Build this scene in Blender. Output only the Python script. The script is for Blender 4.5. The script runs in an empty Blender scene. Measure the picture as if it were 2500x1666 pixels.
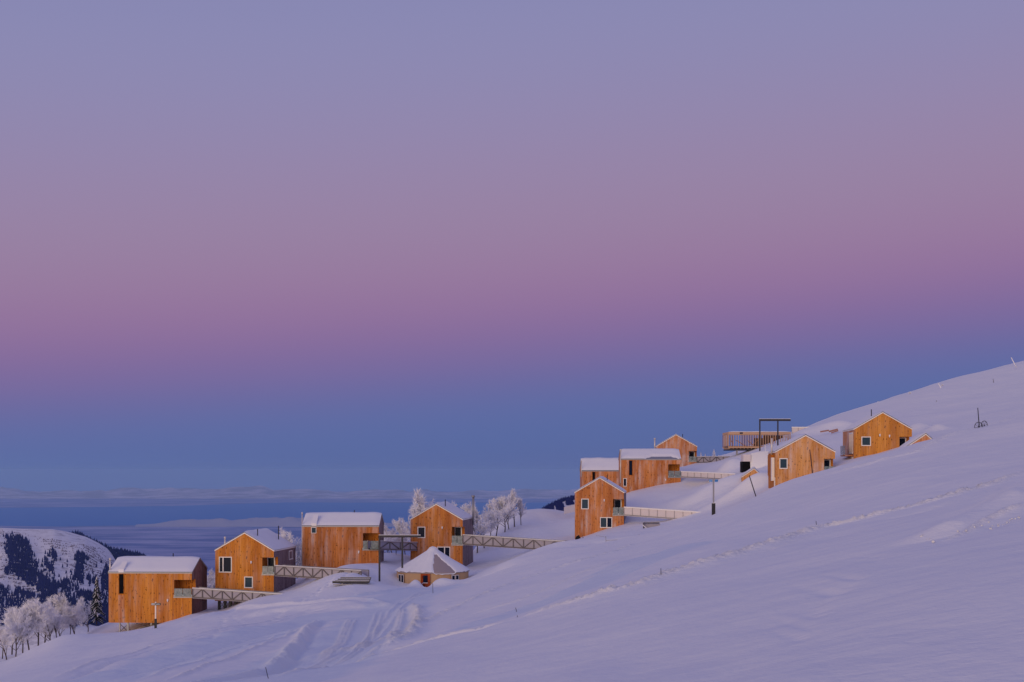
import bpy, math, random
import numpy as np
from mathutils import Vector, Matrix

# ------------------------------------------------------------------ camera, sky, sun
scene = bpy.context.scene
COL = scene.collection
F = 3472.0          # focal length in photo pixels (50 mm on 36 mm, photo 2500 px wide)
HZ = 1150.0         # photo row of eye level
cam_d = bpy.data.cameras.new("camera"); cam = bpy.data.objects.new("camera", cam_d); COL.objects.link(cam)
cam_d.lens = 50.0; cam_d.sensor_width = 36.0
cam_d.shift_y = (HZ - 833.0) / 2500.0
cam_d.clip_start = 0.5; cam_d.clip_end = 300000.0
cam.location = (0, 0, 0); cam.rotation_euler = (math.radians(90), 0, 0)
scene.camera = cam
scene.view_settings.view_transform = 'Standard'; scene.view_settings.look = 'None'
scene.view_settings.exposure = 0.0; scene.view_settings.gamma = 1.0
scene.cycles.max_bounces = 8; scene.cycles.volume_bounces = 2
scene.cycles.sample_clamp_indirect = 4.0

def lin(r, g, b):
    f = lambda c: (c/255/12.92) if c/255 <= .04045 else ((c/255+.055)/1.055)**2.4
    return (f(r), f(g), f(b), 1.0)

SUN_AZ = math.radians(207)   # compass-like: 180 = straight behind the camera, larger = to the left
SUN_EL = math.radians(6)
to_sun = Vector((math.sin(SUN_AZ)*math.cos(SUN_EL), math.cos(SUN_AZ)*math.cos(SUN_EL), math.sin(SUN_EL)))

world = bpy.data.worlds.new("World"); scene.world = world; world.use_nodes = True
wt = world.node_tree; wt.nodes.clear()
def wn(t, **k):
    n = wt.nodes.new(t)
    for a, b in k.items(): setattr(n, a, b)
    return n
def wramp(stops):
    r = wn('ShaderNodeValToRGB'); e = r.color_ramp.elements
    r.color_ramp.interpolation = 'B_SPLINE'
    while len(e) < len(stops): e.new(0.5)
    for k, (p, c) in enumerate(stops): e[k].position = p; e[k].color = lin(*c)
    return r
tc = wn('ShaderNodeTexCoord')
dot = wn('ShaderNodeVectorMath', operation='DOT_PRODUCT')
tn = Vector((-0.066, 0, 1)).normalized(); dot.inputs[1].default_value = tn
wt.links.new(tc.outputs['Generated'], dot.inputs[0])
mr = wn('ShaderNodeMapRange'); mr.inputs[1].default_value = -0.1; mr.inputs[2].default_value = 0.9
wt.links.new(dot.outputs['Value'], mr.inputs[0])
def lvl(py): 
    v = (HZ - py)/F
    return (v/math.sqrt(1+v*v) + .1)
SKY = [(0.0, (84, 96, 148)), (lvl(1190), (88, 100, 152)), (lvl(1110), (87, 104, 158)), (lvl(1050), (89, 106, 161)),
       (lvl(995), (95, 107, 162)), (lvl(945), (104, 106, 160)), (lvl(890), (117, 106, 158)), (lvl(820), (132, 108, 156)), (lvl(745), (145, 114, 156)), (lvl(660), (151, 122, 158)),
       (lvl(560), (152, 129, 162)), (lvl(460), (151, 132, 166)), (lvl(330), (147, 135, 172)), (lvl(180), (142, 137, 177)), (lvl(0), (138, 138, 180)),
       (0.62, (128, 129, 176)), (1.0, (120, 121, 170))]
ra = wramp(SKY); wt.links.new(mr.outputs[0], ra.inputs[0])
# the bright side of the twilight sky, behind the camera
BACK = [(0.0, (150, 120, 120)), (0.10, (225, 170, 130)), (0.17, (215, 175, 150)), (0.30, (180, 165, 175)), (0.5, (142, 137, 176)), (1.0, (120, 121, 170))]
rb = wramp(BACK); wt.links.new(mr.outputs[0], rb.inputs[0])
d2 = wn('ShaderNodeVectorMath', operation='DOT_PRODUCT'); d2.inputs[1].default_value = (to_sun.x, to_sun.y, 0)
wt.links.new(tc.outputs['Generated'], d2.inputs[0])
m2 = wn('ShaderNodeMapRange', interpolation_type='SMOOTHSTEP'); m2.inputs[1].default_value = -0.1; m2.inputs[2].default_value = 0.9
wt.links.new(d2.outputs['Value'], m2.inputs[0])
mx = wn('ShaderNodeMix', data_type='RGBA')
wt.links.new(m2.outputs[0], mx.inputs[0]); wt.links.new(ra.outputs[0], mx.inputs[6]); wt.links.new(rb.outputs[0], mx.inputs[7])
bg = wn('ShaderNodeBackground'); bg.inputs[1].default_value = 1.0
wt.links.new(mx.outputs[2], bg.inputs[0])
wo = wn('ShaderNodeOutputWorld'); wt.links.new(bg.outputs[0], wo.inputs[0])

sun_d = bpy.data.lights.new("sun", 'SUN'); sun = bpy.data.objects.new("sun", sun_d); COL.objects.link(sun)
sun_d.energy = 1.55; sun_d.angle = math.radians(38); sun_d.color = (1.0, 0.74, 0.46)
sun.rotation_euler = to_sun.to_track_quat('Z', 'Y').to_euler()

# ------------------------------------------------------------------ helpers
def tag(o, label=None, cat=None, group=None, kind=None):
    if label: o['label'] = label
    if cat: o['category'] = cat
    if group: o['group'] = group
    if kind: o['kind'] = kind
    return o

def at(px, py, Y):
    return Vector(((px-1250)/F*Y, Y, (HZ-py)/F*Y))

class MB:
    def __init__(s): s.v = []; s.f = []; s.sm = []
    def poly(s, pts, smooth=False):
        n = len(s.v); s.v += [tuple(p) for p in pts]; s.f.append(tuple(range(n, n+len(pts)))); s.sm.append(smooth)
    def box(s, x0, x1, y0, y1, z0, z1, M=None):
        c = [Vector((x, y, z)) for z in (z0, z1) for y in (y0, y1) for x in (x0, x1)]
        if M is not None: c = [M @ p for p in c]
        n = len(s.v); s.v += [tuple(p) for p in c]
        for q in ((0,2,3,1),(4,5,7,6),(0,1,5,4),(2,6,7,3),(0,4,6,2),(1,3,7,5)):
            s.f.append(tuple(n+i for i in q)); s.sm.append(False)
        return s
    def bar(s, a, b, w, h=None):
        a = Vector(a); b = Vector(b); h = h or w; d = b-a; L = d.length
        if L < 1e-6: return s
        z = d/L; up = Vector((0,0,1)) if abs(z.z) < .95 else Vector((0,1,0))
        x = up.cross(z).normalized(); y = z.cross(x)
        M = Matrix(((x.x,y.x,z.x,a.x),(x.y,y.y,z.y,a.y),(x.z,y.z,z.z,a.z),(0,0,0,1)))
        return s.box(-w/2, w/2, -h/2, h/2, 0, L, M)
    def tube(s, pts, rads, n=8, cap=True):
        pts = [Vector(p) for p in pts]; rings = []
        for i, p in enumerate(pts):
            d = (pts[min(i+1, len(pts)-1)] - pts[max(i-1, 0)]).normalized()
            up = Vector((0,0,1)) if abs(d.z) < .9 else Vector((0,1,0))
            x = up.cross(d).normalized(); y = d.cross(x)
            st = len(s.v); r = rads[i] if hasattr(rads, '__len__') else rads
            for k in range(n):
                a = 2*math.pi*k/n; s.v.append(tuple(p + x*math.cos(a)*r + y*math.sin(a)*r))
            rings.append(st)
        for a, b in zip(rings[:-1], rings[1:]):
            for k in range(n):
                s.f.append((a+k, a+(k+1) % n, b+(k+1) % n, b+k)); s.sm.append(n > 4)
        if cap:
            s.f.append(tuple(rings[-1]+k for k in range(n))); s.sm.append(False)
            s.f.append(tuple(rings[0]+k for k in reversed(range(n)))); s.sm.append(False)
        return s
    def build(s, name, m, parent=None, loc=None):
        me = bpy.data.meshes.new(name); me.from_pydata(s.v, [], s.f)
        me.polygons.foreach_set('use_smooth', s.sm); me.materials.append(m); me.update()
        o = bpy.data.objects.new(name, me); COL.objects.link(o)
        if parent: o.parent = parent
        if loc is not None: o.location = loc
        return o

def empty(name, loc, rz=0):
    o = bpy.data.objects.new(name, None); COL.objects.link(o); o.location = loc; o.rotation_euler = (0,0,rz); o.empty_display_size = .3
    return o

def copy_tree(o, parent=None):
    kids = [c for c in COL.objects if c.parent == o]
    c = o.copy(); COL.objects.link(c)
    if parent: c.parent = parent
    for k in kids: copy_tree(k, c)
    return c

# numpy value noise
def hsh(i, j, s):
    v = np.sin(i*127.1 + j*311.7 + s*74.7)*43758.5453
    return v - np.floor(v)
def vn(x, y, s=0):
    i = np.floor(x); j = np.floor(y); fx = x-i; fy = y-j
    fx = fx*fx*(3-2*fx); fy = fy*fy*(3-2*fy)
    return ((hsh(i,j,s)*(1-fx)+hsh(i+1,j,s)*fx)*(1-fy) + (hsh(i,j+1,s)*(1-fx)+hsh(i+1,j+1,s)*fx)*fy)*2-1
def fbm(x, y, s=0, o=4):
    t = 0; a = .5
    for k in range(o): t = t + a*vn(x*2**k, y*2**k, s+k*3.1); a *= .5
    return t

# ------------------------------------------------------------------ materials
def mat(name, color=(.5,.5,.5), rough=.7, metal=0.0, spec=.5):
    m = bpy.data.materials.new(name); m.use_nodes = True
    b = m.node_tree.nodes['Principled BSDF']
    b.inputs['Base Color'].default_value = (*color, 1); b.inputs['Roughness'].default_value = rough
    b.inputs['Metallic'].default_value = metal; b.inputs['Specular IOR Level'].default_value = spec
    return m
class NB:
    def __init__(s, m): s.t = m.node_tree; s.b = s.t.nodes['Principled BSDF']; s.tc = s.t.nodes.new('ShaderNodeTexCoord')
    def n(s, t, **k):
        q = s.t.nodes.new(t)
        for a, b in k.items(): setattr(q, a, b)
        return q
    def L(s, a, b): s.t.links.new(a, b)
    def noise(s, scale, vec=None, detail=4, rough=.55, space='Object', sc=None):
        q = s.n('ShaderNodeTexNoise'); q.inputs['Scale'].default_value = scale; q.inputs['Detail'].default_value = detail; q.inputs['Roughness'].default_value = rough
        v = vec or s.tc.outputs[space]
        if sc:
            mp = s.n('ShaderNodeMapping'); mp.inputs['Scale'].default_value = sc; s.L(v, mp.inputs[0]); v = mp.outputs[0]
        s.L(v, q.inputs['Vector']); return q.outputs['Fac']
    def rng(s, x, a, b, c=0, d=1):
        q = s.n('ShaderNodeMapRange'); s.L(x, q.inputs[0])
        for i, v in enumerate((a, b, c, d)): q.inputs[i+1].default_value = v
        return q.outputs[0]
    def mix(s, f, a, b):
        q = s.n('ShaderNodeMix', data_type='RGBA')
        for v, i in ((f, 0), (a, 6), (b, 7)):
            if hasattr(v, 'links'): s.L(v, q.inputs[i])
            else: q.inputs[i].default_value = v if i == 0 else (*v, 1)
        return q.outputs[2]
    def math(s, op, a, b):
        q = s.n('ShaderNodeMath', operation=op)
        for i, v in enumerate((a, b)):
            if hasattr(v, 'links'): s.L(v, q.inputs[i])
            else: q.inputs[i].default_value = v
        return q.outputs[0]
    def bump(s, h, dist, strength=1.0):
        q = s.n('ShaderNodeBump'); q.inputs['Distance'].default_value = dist; q.inputs['Strength'].default_value = strength
        s.L(h, q.inputs['Height']); s.L(q.outputs[0], s.b.inputs['Normal'])

def snow_mat(name, big=True):
    m = mat(name, (.86,.86,.88), .75, spec=.25); n = NB(m)
    n1 = n.noise(.35, detail=5); n2 = n.noise(6.0, detail=4)
    h = n.math('ADD', n.math('MULTIPLY', n1, .35 if big else .1), n.math('MULTIPLY', n2, .03))
    if big:
        at_ = n.n('ShaderNodeAttribute', attribute_name='churn'); n4 = n.noise(7.0, detail=5, rough=.75)
        h = n.math('ADD', h, n.math('MULTIPLY', n.math('MULTIPLY', n4, at_.outputs['Fac']), .30))
        n5 = n.noise(1.0, sc=(.5,.12,1), detail=6, rough=.6); h = n.math('ADD', h, n.math('MULTIPLY', n5, .07))
    n.bump(h, 1.0, .6)
    n3 = n.noise(.06, detail=5)
    base = n.mix(n.rng(n3, .35, .65), (.815,.825,.865), (.855,.855,.88))
    if big:
        pk = n.n('ShaderNodeAttribute', attribute_name='packed_shade'); base = n.mix(n.math('MULTIPLY', pk.outputs['Fac'], .85), base, (.70,.765,.86)); base = n.mix(n.rng(at_.outputs['Fac'], .1, .8, 0, .8), base, (.95,.945,.95))  # groomed strips: dense-snow tint plus painted blue shade of ground turned from the sun
    n.L(base, n.b.inputs['Base Color'])
    return m
SNOW = snow_mat('snow'); RSNOW = snow_mat('roof_snow', False)

def wood_mat(name, a, b, dark, frost=0.15, frost_top=0.0):
    m = mat(name, a, .75, spec=.2); n = NB(m)
    sx = n.n('ShaderNodeSeparateXYZ'); n.L(n.tc.outputs['Object'], sx.inputs[0])
    s = n.math('ADD', sx.outputs[0], sx.outputs[1])
    cell = n.math('FLOOR', n.math('DIVIDE', s, .19), 0.0)
    wnz = n.n('ShaderNodeTexWhiteNoise', noise_dimensions='1D'); n.L(cell, wnz.inputs['W'])
    base = n.mix(n.rng(wnz.outputs['Value'], 0, 1), a, b)
    gr = n.noise(1.0, sc=(9, 9, .35), detail=5, rough=.65)
    base = n.mix(n.rng(gr, .48, .68, 0, .6), base, dark)
    wide = n.noise(1.0, sc=(1.1, 1.1, .06), detail=3); base = n.mix(n.rng(wide, .42, .62, 0, .55), base, dark)
    kn = n.noise(1.0, sc=(5.5, 5.5, 2.6), detail=2)
    base = n.mix(n.rng(kn, .61, .66, 0, .9), base, tuple(c*.3 for c in dark))
    # seams between boards
    fr = n.math('FRACT', n.math('DIVIDE', s, .19), 0.0)
    seam = n.math('LESS_THAN', fr, .07)
    base = n.mix(n.math('MULTIPLY', seam, .55), base, tuple(c*.35 for c in dark))
    # frost streaks
    f1 = n.noise(1.0, sc=(1.6, 1.6, .22), detail=4); f2 = n.noise(.45, detail=3)
    ff = n.math('MULTIPLY', n.rng(f1, .45, .75), n.rng(f2, .3, .65))
    fine = n.noise(22, detail=2)
    ff = n.math('MULTIPLY', ff, n.rng(fine, .3, .6, .45, 1))
    base = n.mix(n.math('MULTIPLY', ff, frost*2.4), base, (.72,.62,.62))
    n.L(base, n.b.inputs['Base Color'])
    n.bump(gr, .03, .4)
    return m
W_WARM = wood_mat('wood_amber', (.71,.285,.042), (.60,.215,.029), (.36,.11,.017), .16)
W_TAN = wood_mat('wood_tan', (.69,.275,.060), (.58,.205,.042), (.30,.085,.02), .28)
W_RUST = wood_mat('wood_rusty', (.58,.215,.055), (.47,.155,.034), (.27,.08,.02), .30)
W_PALE = wood_mat('wood_frosted', (.66,.26,.075), (.54,.19,.05), (.32,.095,.026), .42)
W_PINK = wood_mat('wood_thick_frost', (.64,.29,.12), (.58,.23,.085), (.36,.12,.05), .6)
W_GOLD = wood_mat('wood_golden', (.72,.32,.06), (.64,.265,.045), (.34,.11,.02), .10)
W_GOLDP = wood_mat('wood_golden_frosted', (.72,.37,.13), (.66,.31,.095), (.42,.16,.045), .42)
W_IN = wood_mat('wood_sheltered', (.62,.23,.030), (.55,.19,.022), (.36,.10,.012), .0)
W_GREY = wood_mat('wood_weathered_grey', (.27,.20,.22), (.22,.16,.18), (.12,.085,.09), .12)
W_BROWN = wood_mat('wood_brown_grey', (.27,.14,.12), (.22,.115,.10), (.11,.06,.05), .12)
W_STUD = mat('lumber', (.52,.34,.23), .8, spec=.2); W_STUDD = mat('brown_lumber', (.30,.13,.06), .8, spec=.2)
WHITE = mat('white_frame', (.80,.78,.76), .5); FROSTM = mat('frost_white', (.82,.82,.85), .8, spec=.2)
STEEL = mat('dark_steel', (.030,.030,.042), .5, .4); TRUSS = mat('weathered_steel', (.13,.115,.125), .6, .3); GALV = mat('galvanised_steel', (.30,.30,.33), .45, .5)
PIPE = mat('pale_pipe', (.62,.58,.56), .4, .3); BLACK = mat('black_rubber', (.012,.012,.018), .6)
GLASS = mat('window_glass', (.008,.014,.036), .12, spec=.04)
CURT = mat('curtained_glass', (.035,.065,.095), .2, spec=.06)
VOID = mat('dark_interior', (.006,.006,.009), .9, spec=.1)
MESHP = mat('frosted_mesh_panel', (.37,.35,.41), .8, spec=.2); PANEL = mat('pale_board_panel', (.66,.61,.63), .7, spec=.3)
def railglass():
    m = mat('rail_glass', (.42,.55,.56), .25, spec=.6); b = m.node_tree.nodes['Principled BSDF']
    b.inputs['Transmission Weight'].default_value = .0; b.inputs['Alpha'].default_value = .62
    n = NB(m); q = n.noise(2.5, detail=4); n.L(n.mix(n.rng(q,.35,.7), (.14,.22,.25), (.36,.42,.45)), n.b.inputs['Base Color'])
    return m
RAILG = railglass()
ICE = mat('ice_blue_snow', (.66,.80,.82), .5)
BARK = mat('bark', (.085,.062,.055), .9, spec=.2)
SPRUCE = mat('spruce_needles', (.022,.034,.036), .8, spec=.2); FARTREE = mat('far_conifers', (.012,.018,.12), .9, spec=.1)  # FARTREE: blue of the ambient light in shade is put into the needle colour
BRUSH = mat('winter_brush', (.13,.10,.15), .9, spec=.1)
CANVAS = mat('yurt_canvas', (.58,.37,.20), .85, spec=.2)
nb = NB(CANVAS); q = nb.noise(1.0, sc=(2,2,.5), detail=3); nb.L(nb.mix(nb.rng(q,.3,.7),(.60,.39,.21),(.50,.33,.19)), nb.b.inputs['Base Color'])
ROOFC = mat('yurt_roof_fabric', (.36,.30,.31), .8, spec=.2)
REDW = wood_mat('door_wood', (.50,.10,.020), (.42,.075,.014), (.24,.035,.008), .04)
BLUES = mat('blue_sign', (.05,.22,.55), .4); SIGNB = mat('black_sign', (.012,.016,.016), .4)
ROCK = mat('dark_rock', (.012,.011,.012), .9, spec=.2)

# ------------------------------------------------------------------ near terrain from survey points
PL = lambda X, Y: -3.25 + .22*X - .03*Y
cols = {
 -500: [(1800,75),(1790,110),(1780,150)],
 0: [(1672,75),(1656,95),(1643,113),(1632,130),(1616,150),(1608,170)],
 80: [(1672,68),(1640,92),(1612,118),(1602,130),(1596,150),(1596,170)],
 150: [(1670,64),(1606,106),(1560,138),(1554,145),(1564,158),(1580,175)],
 200: [(1551,147),(1552,158),(1556,172)],
 250: [(1666,60),(1600,96),(1553,138),(1549,150),(1549,160),(1526,176)],
 310: [(1545,150),(1543,159),(1510,176)],
 360: [(1666,55),(1600,84),(1556,122),(1535,150),(1533,159),(1500,174)],
 400: [(1522,157),(1518,161)],
 480: [(1666,50),(1610,72),(1545,110),(1508,144),(1497,158),(1480,172),(1462,185)],
 545: [(1503,150),(1487,163)],
 600: [(1666,45),(1620,62),(1560,93),(1508,128),(1480,148),(1464,157),(1461,166),(1450,180)],
 660: [(1464,149),(1449,156),(1444,170)],
 720: [(1666,42),(1600,64),(1545,95),(1492,128),(1470,138),(1442,155),(1432,170),(1420,185)],
 820: [(1666,39),(1600,60),(1540,92),(1478,130),(1462,138),(1438,147),(1418,152),(1400,158),(1391,167),(1382,180)],
 870: [(1424,150),(1399,156.5),(1388,166)],
 930: [(1666,36),(1600,54),(1540,80),(1478,122),(1450,142),(1418,158),(1378,172),(1366,182),(1355,196)],
 1050: [(1666,33),(1600,46),(1540,68),(1480,106),(1446,150),(1428,164),(1412,172),(1380,184),(1368,194)],
 1200: [(1666,30),(1590,42),(1510,64),(1450,98),(1410,145),(1390,165),(1374,186),(1348,200),(1316,220),(1304,240)],
 1310: [(1666,28),(1560,42),(1480,65),(1420,98),(1378,140),(1350,165),(1340,185),(1305,205),(1270,235),(1257,250)],
 1400: [(1666,25),(1550,38),(1450,60),(1398,86),(1360,125),(1336,165),(1324,184),(1318,190),(1298,205),(1262,235),(1252,252)],
 1520: [(1666,24),(1510,39),(1420,61),(1365,95),(1332,135),(1306,172),(1291,186),(1275,194),(1238,205),(1211,213)],
 1630: [(1666,22),(1490,37),(1395,58),(1330,98),(1292,150),(1294,166),(1284,178),(1266,192),(1225,204),(1189,212),(1150,236)],
 1750: [(1666,21),(1490,34),(1390,53),(1315,88),(1270,130),(1255,150),(1260,164),(1244,178),(1208,192),(1168,206),(1135,222),(1116,238),(1122,264),(1136,300),(1152,340)],
 1830: [(1092,246),(1090,262),(1096,300),(1106,335)],
 1900: [(1666,19),(1480,31),(1350,55),(1258,98),(1200,140),(1186,153),(1192,165),(1170,182),(1130,198),(1085,222),(1067,255),(1068,290),(1074,325)],
 2060: [(1666,18),(1450,30),(1310,55),(1210,95),(1150,138),(1135,152),(1139,165),(1114,182),(1078,208),(1042,260),(1009,325)],
 2250: [(1666,17),(1410,29),(1265,50),(1155,95),(1092,138),(1082,152),(1080,165),(1058,190),(1022,235),(985,285),(954,325)],
 2500: [(1666,16),(1400,25),(1255,42),(1120,88),(1055,128),(1021,150),(1021,162),(1002,195),(952,260),(915,300),(890,325)],
 2950: [(1650,15),(1350,25),(1180,42),(1020,90),(920,150),(900,190),(830,260),(770,325)],
}
P = []
for px, lst in cols.items():
    for py, Y in lst:
        q = at(px, py, Y); P.append((q.x, q.y, q.z))
# ground falling away behind the ridge the cabins stand on
P += [(x, y, z) for x, y, z in [(-75,215,-36),(-50,205,-27),(-30,205,-22),(-20,225,-24),(-12,235,-22),(0,255,-18),(8,290,-18),(20,275,-9),
      (-110,290,-75),(-60,290,-60),(-20,300,-42),(10,340,-32),(35,300,2),(30,340,-6),(62,400,-4),(95,400,14),(150,420,30),(-60,400,-100),(20,420,-50),(-150,420,-120),(180,380,38),
      (0,4,-2.6),(4,8,-2.55),(-6,6,-4.2),(0,-6,-2.2),(8,-4,-.6),(-8,-4,-4.2),(-4,14,-4.5),(-9,20,-6.0),(-25,40,-10.5),(-38,55,-13)]]
P = np.array(P)
def warp(X, Y): return np.stack([np.clip(X/(Y+12), -.5, .56)*4.0, np.log(Y+12)*1.6], -1)
def tps_fit(pts, vals, lam=2e-4):
    d = np.linalg.norm(pts[:,None]-pts[None], axis=-1); K = np.where(d > 0, d*d*np.log(d+1e-12), 0)
    n = len(pts); A = np.zeros((n+3, n+3)); A[:n,:n] = K + lam*np.eye(n)
    Pm = np.hstack([np.ones((n,1)), pts]); A[:n,n:] = Pm; A[n:,:n] = Pm.T
    return np.linalg.solve(A, np.concatenate([vals, np.zeros(3)]))
def tps_eval(pts, w, q):
    out = np.empty(len(q))
    for s in range(0, len(q), 40000):
        b = q[s:s+40000]
        d2 = ((b[:,None]-pts[None])**2).sum(-1)
        out[s:s+40000] = (.5*d2*np.log(d2+1e-20)) @ w[:len(pts)] + w[len(pts)] + b @ w[len(pts)+1:]
    return out
PW = warp(P[:,0], P[:,1]); TW = tps_fit(PW, (P[:,2]-PL(P[:,0],P[:,1]))/(P[:,1]+12)*100)
# mounds and hollows: (px, py, depth, radius_x, radius_y, height)
BUMPS = [(1014,1430,160,.9,1.2,.75),(1078,1424,160,1.4,1.3,.85),(1115,1420,161,1.4,1.2,.15),(985,1430,160,1.3,1.3,-.35),(960,1430,162,1.5,2,-.7),(1043,1432,161,.6,1.8,-.75),
  (948,1432,158,1.6,2.2,-1.3),(1255,1290,236,5,4,1.6),(1300,1278,240,4,4,.9),(1370,1336,168,3.6,3.0,.55),(1492,1345,160,2.0,3.0,-1.0),
  (1700,1190,196,3.5,3,.9),(1780,1180,196,3.0,3,.9),(1655,1200,200,3,3,.5),(1850,1178,185,2.4,3,.7),(1784,1130,211,2.0,2.6,1.5),(1838,1172,183,3,2.0,1.0),(1780,1190,184,5,2.0,.6),(1700,1150,210,3,4,-.6),(1740,1150,235,4,5,-1.0),
  (2000,1062,232,5,4,1.5),(2060,1060,232,3,3,1.0),(2240,1052,196,2.2,3,1.2),(2290,1060,190,1.4,2,.8),(880,1398,166,2.2,3,.5),(840,1405,163,2,3,.4),
  (1240,1393,158,2.0,3,.4),(1330,1330,183,3,3,.6),(2520,1190,46,1.6,4.0,.35)]
BW = [(at(px,py,Y), rx, ry, h) for px,py,Y,rx,ry,h in BUMPS]
def ground(X, Y):
    X = np.asarray(X, float); Y = np.asarray(Y, float); sh = X.shape; X = X.ravel(); Y = Y.ravel()
    z = tps_eval(PW, TW, warp(X, Y))*(Y+12)/100 + PL(X, Y)
    for p, rx, ry, h in BW:
        z = z + h*np.exp(-((X-p.x)/rx)**2 - ((Y-p.y)/ry)**2)
    return z.reshape(sh)
def gz(X, Y): return float(ground(np.array([X]), np.array([Y]))[0])
_YS = np.concatenate([np.arange(6, 60, .1), np.arange(60, 360, .25)])
def hit(px, py, ymin=0):
    X = (px-1250)/F*_YS; zr = (HZ-py)/F*_YS
    ok = np.where((ground(X, _YS) >= zr) & (_YS > ymin))[0]
    Y = _YS[ok[0]] if len(ok) else 150.0
    return Vector(((px-1250)/F*Y, Y, (HZ-py)/F*Y))

# tracks: pixel polylines laid on the ground -> (points, kind, half-width m, height m, roughness)
TR = []
def track(pts, w, h, rough=.5, fade=0): TR.append(([hit(*p) for p in pts], w, h, rough))
track([(1250,1517),(1388,1486),(1548,1440),(1614,1416),(1728,1384),(1872,1341),(1988,1297),(2073,1275),(2259,1225),(2408,1182),(2520,1142)], .5, .15, 1.5)
track([(1250,1527),(1388,1496),(1548,1450),(1614,1426),(1728,1394),(1872,1352),(1988,1309),(2073,1288),(2259,1239),(2408,1198),(2520,1160)], .45, -.07, .4)
track([(700,1600),(900,1563),(1100,1488),(1250,1430),(1330,1400),(1425,1368),(1505,1341),(1560,1325)], .45, .13, 1.2)
track([(1130,1500),(1250,1470),(1360,1425),(1462,1384),(1595,1337)], .45, .06, 1.0)
track([(1170,1512),(1300,1468),(1420,1420),(1540,1375),(1700,1318)], .35, -.06, .6)
track([(666,1657),(755,1634),(832,1616),(923,1597),(1100,1552),(1250,1520)], .16, .09, 1.2)
track([(2010,1160),(2110,1136),(2230,1104),(2316,1068),(2420,1040),(2515,1016)], .9, .16, .9)
track([(133,1666),(250,1626),(372,1588),(500,1558),(610,1529),(750,1491),(800,1486)], .35, -.16, .5)
track([(120,1660),(240,1620),(372,1581),(500,1552),(610,1523),(750,1486)], .3, .10, .9)
track([(250,1666),(400,1615),(560,1571),(700,1530),(820,1502)], .3, -.08, .4)
track([(330,1666),(480,1612),(620,1570),(740,1534)], .2, .07, .6)
track([(400,1666),(500,1628),(580,1599),(661,1570),(742,1534)], .18, .10, .9)
track([(648,1626),(694,1601),(722,1574),(740,1553),(757,1534),(780,1515)], .5, .40, .5)
track([(660,1630),(706,1606),(735,1578),(752,1556),(768,1536),(788,1519)], .5, -.30, .4)
track([(440,1680),(500,1660),(580,1641),(648,1624)], .35, .12, .6)
track([(440,1690),(520,1662),(600,1642),(690,1615)], .3, -.12, .6)
for o in (0, 8, 18):
    track([(770+o,1600),(815+o,1565),(838+o,1535),(852+o,1509)], .14, .07, .9)
for o in (0, 7, 14, 22):
    track([(800+o,1612-o*.3),(857+o,1583),(885+o,1558),(900+o,1536),(912+o,1512),(919+o,1492)], .13, .07 if o % 14 == 0 else -.05, .5)
for o in (0, 12, 30, 42):
    track([(520+o,1672),(690+o,1630-o*.2),(790+o,1596-o*.2),(872+o,1560),(925+o*.8,1522),(950+o*.7,1490),(980+o*.5,1466),(1040+o*.2,1447),(1100,1437)], .16, .05 if o in (0, 30) else -.05, .4)
for o in (0, 9):
    track([(880+o,1600),(930+o,1572),(955+o,1548),(970+o,1520),(976+o,1498),(977+o,1480)], .15, .09, .7)
track([(940,1585),(985,1556),(1008,1535),(1019,1511),(1017,1490),(1000,1478)], .5, .30, 1.0)
track([(925,1580),(970,1552),(993,1533),(1003,1511),(1000,1492)], .4, -.14, .4)
track([(420,1530),(500,1509),(575,1491),(653,1478),(730,1470),(806,1467),(880,1468),(934,1472),(965,1480)], .7, .30, .4)
track([(849,1461),(900,1452),(933,1448),(1000,1443),(1056,1441)], .3, .14, .7)
track([(930,1480),(960,1468),(1000,1458),(1060,1448),(1150,1420),(1260,1380)], .9, -.18, .4)
track([(2304,1319),(2360,1294),(2420,1268),(2500,1232)], .12, .08, .8)
track([(2285,1310),(2340,1284),(2400,1256),(2460,1222),(2520,1185),(2560,1160)], 1.0, .34, .06)
track([(300,1640),(450,1600),(600,1558),(700,1528),(790,1500)], 2.4, -.32, .1)
track([(690,1645),(770,1610),(840,1570),(900,1530),(940,1490)], 3.0, -.35, .1)
track([(600,1500),(700,1484),(820,1476),(930,1479)], 1.6, .35, .15)
FOOT = [(2140,1368,.30),(2157,1358,.2),(2090,1417,.25),(2104,1417,.25),(2075,1436,.2),(2060,1448,.35),(2048,1449,.4),(2036,1452,.4),(2028,1457,.35),(2020,1470,.2),(1996,1481,.3),(2002,1496,.28),(1993,1510,.22),(1976,1540,.2),(1955,1566,.3)]
rnd = random.Random(5)
def steps(pts, n, h=.15, jit=3):
    for k in range(n):
        t = k/(n-1)*(len(pts)-1); i = min(int(t), len(pts)-2); u = t-i
        FOOT.append((pts[i][0]*(1-u)+pts[i+1][0]*u + rnd.uniform(-jit,jit), pts[i][1]*(1-u)+pts[i+1][1]*u + rnd.uniform(-1.5,1.5), h))
steps([(515,1562),(530,1548),(545,1535),(548,1515),(541,1508)], 22, .16, 5); steps([(562,1500),(585,1512),(598,1526),(608,1530)], 12, .13, 3)
steps([(665,1512),(675,1505),(690,1490)], 12, .15, 4); steps([(740,1462),(765,1450),(785,1435),(800,1425),(815,1410)], 16, .16, 5); steps([(838,1402),(850,1398),(862,1393)], 8, .15, 4)
FP = [(hit(a,b), h) for a, b, h in FOOT]

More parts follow.
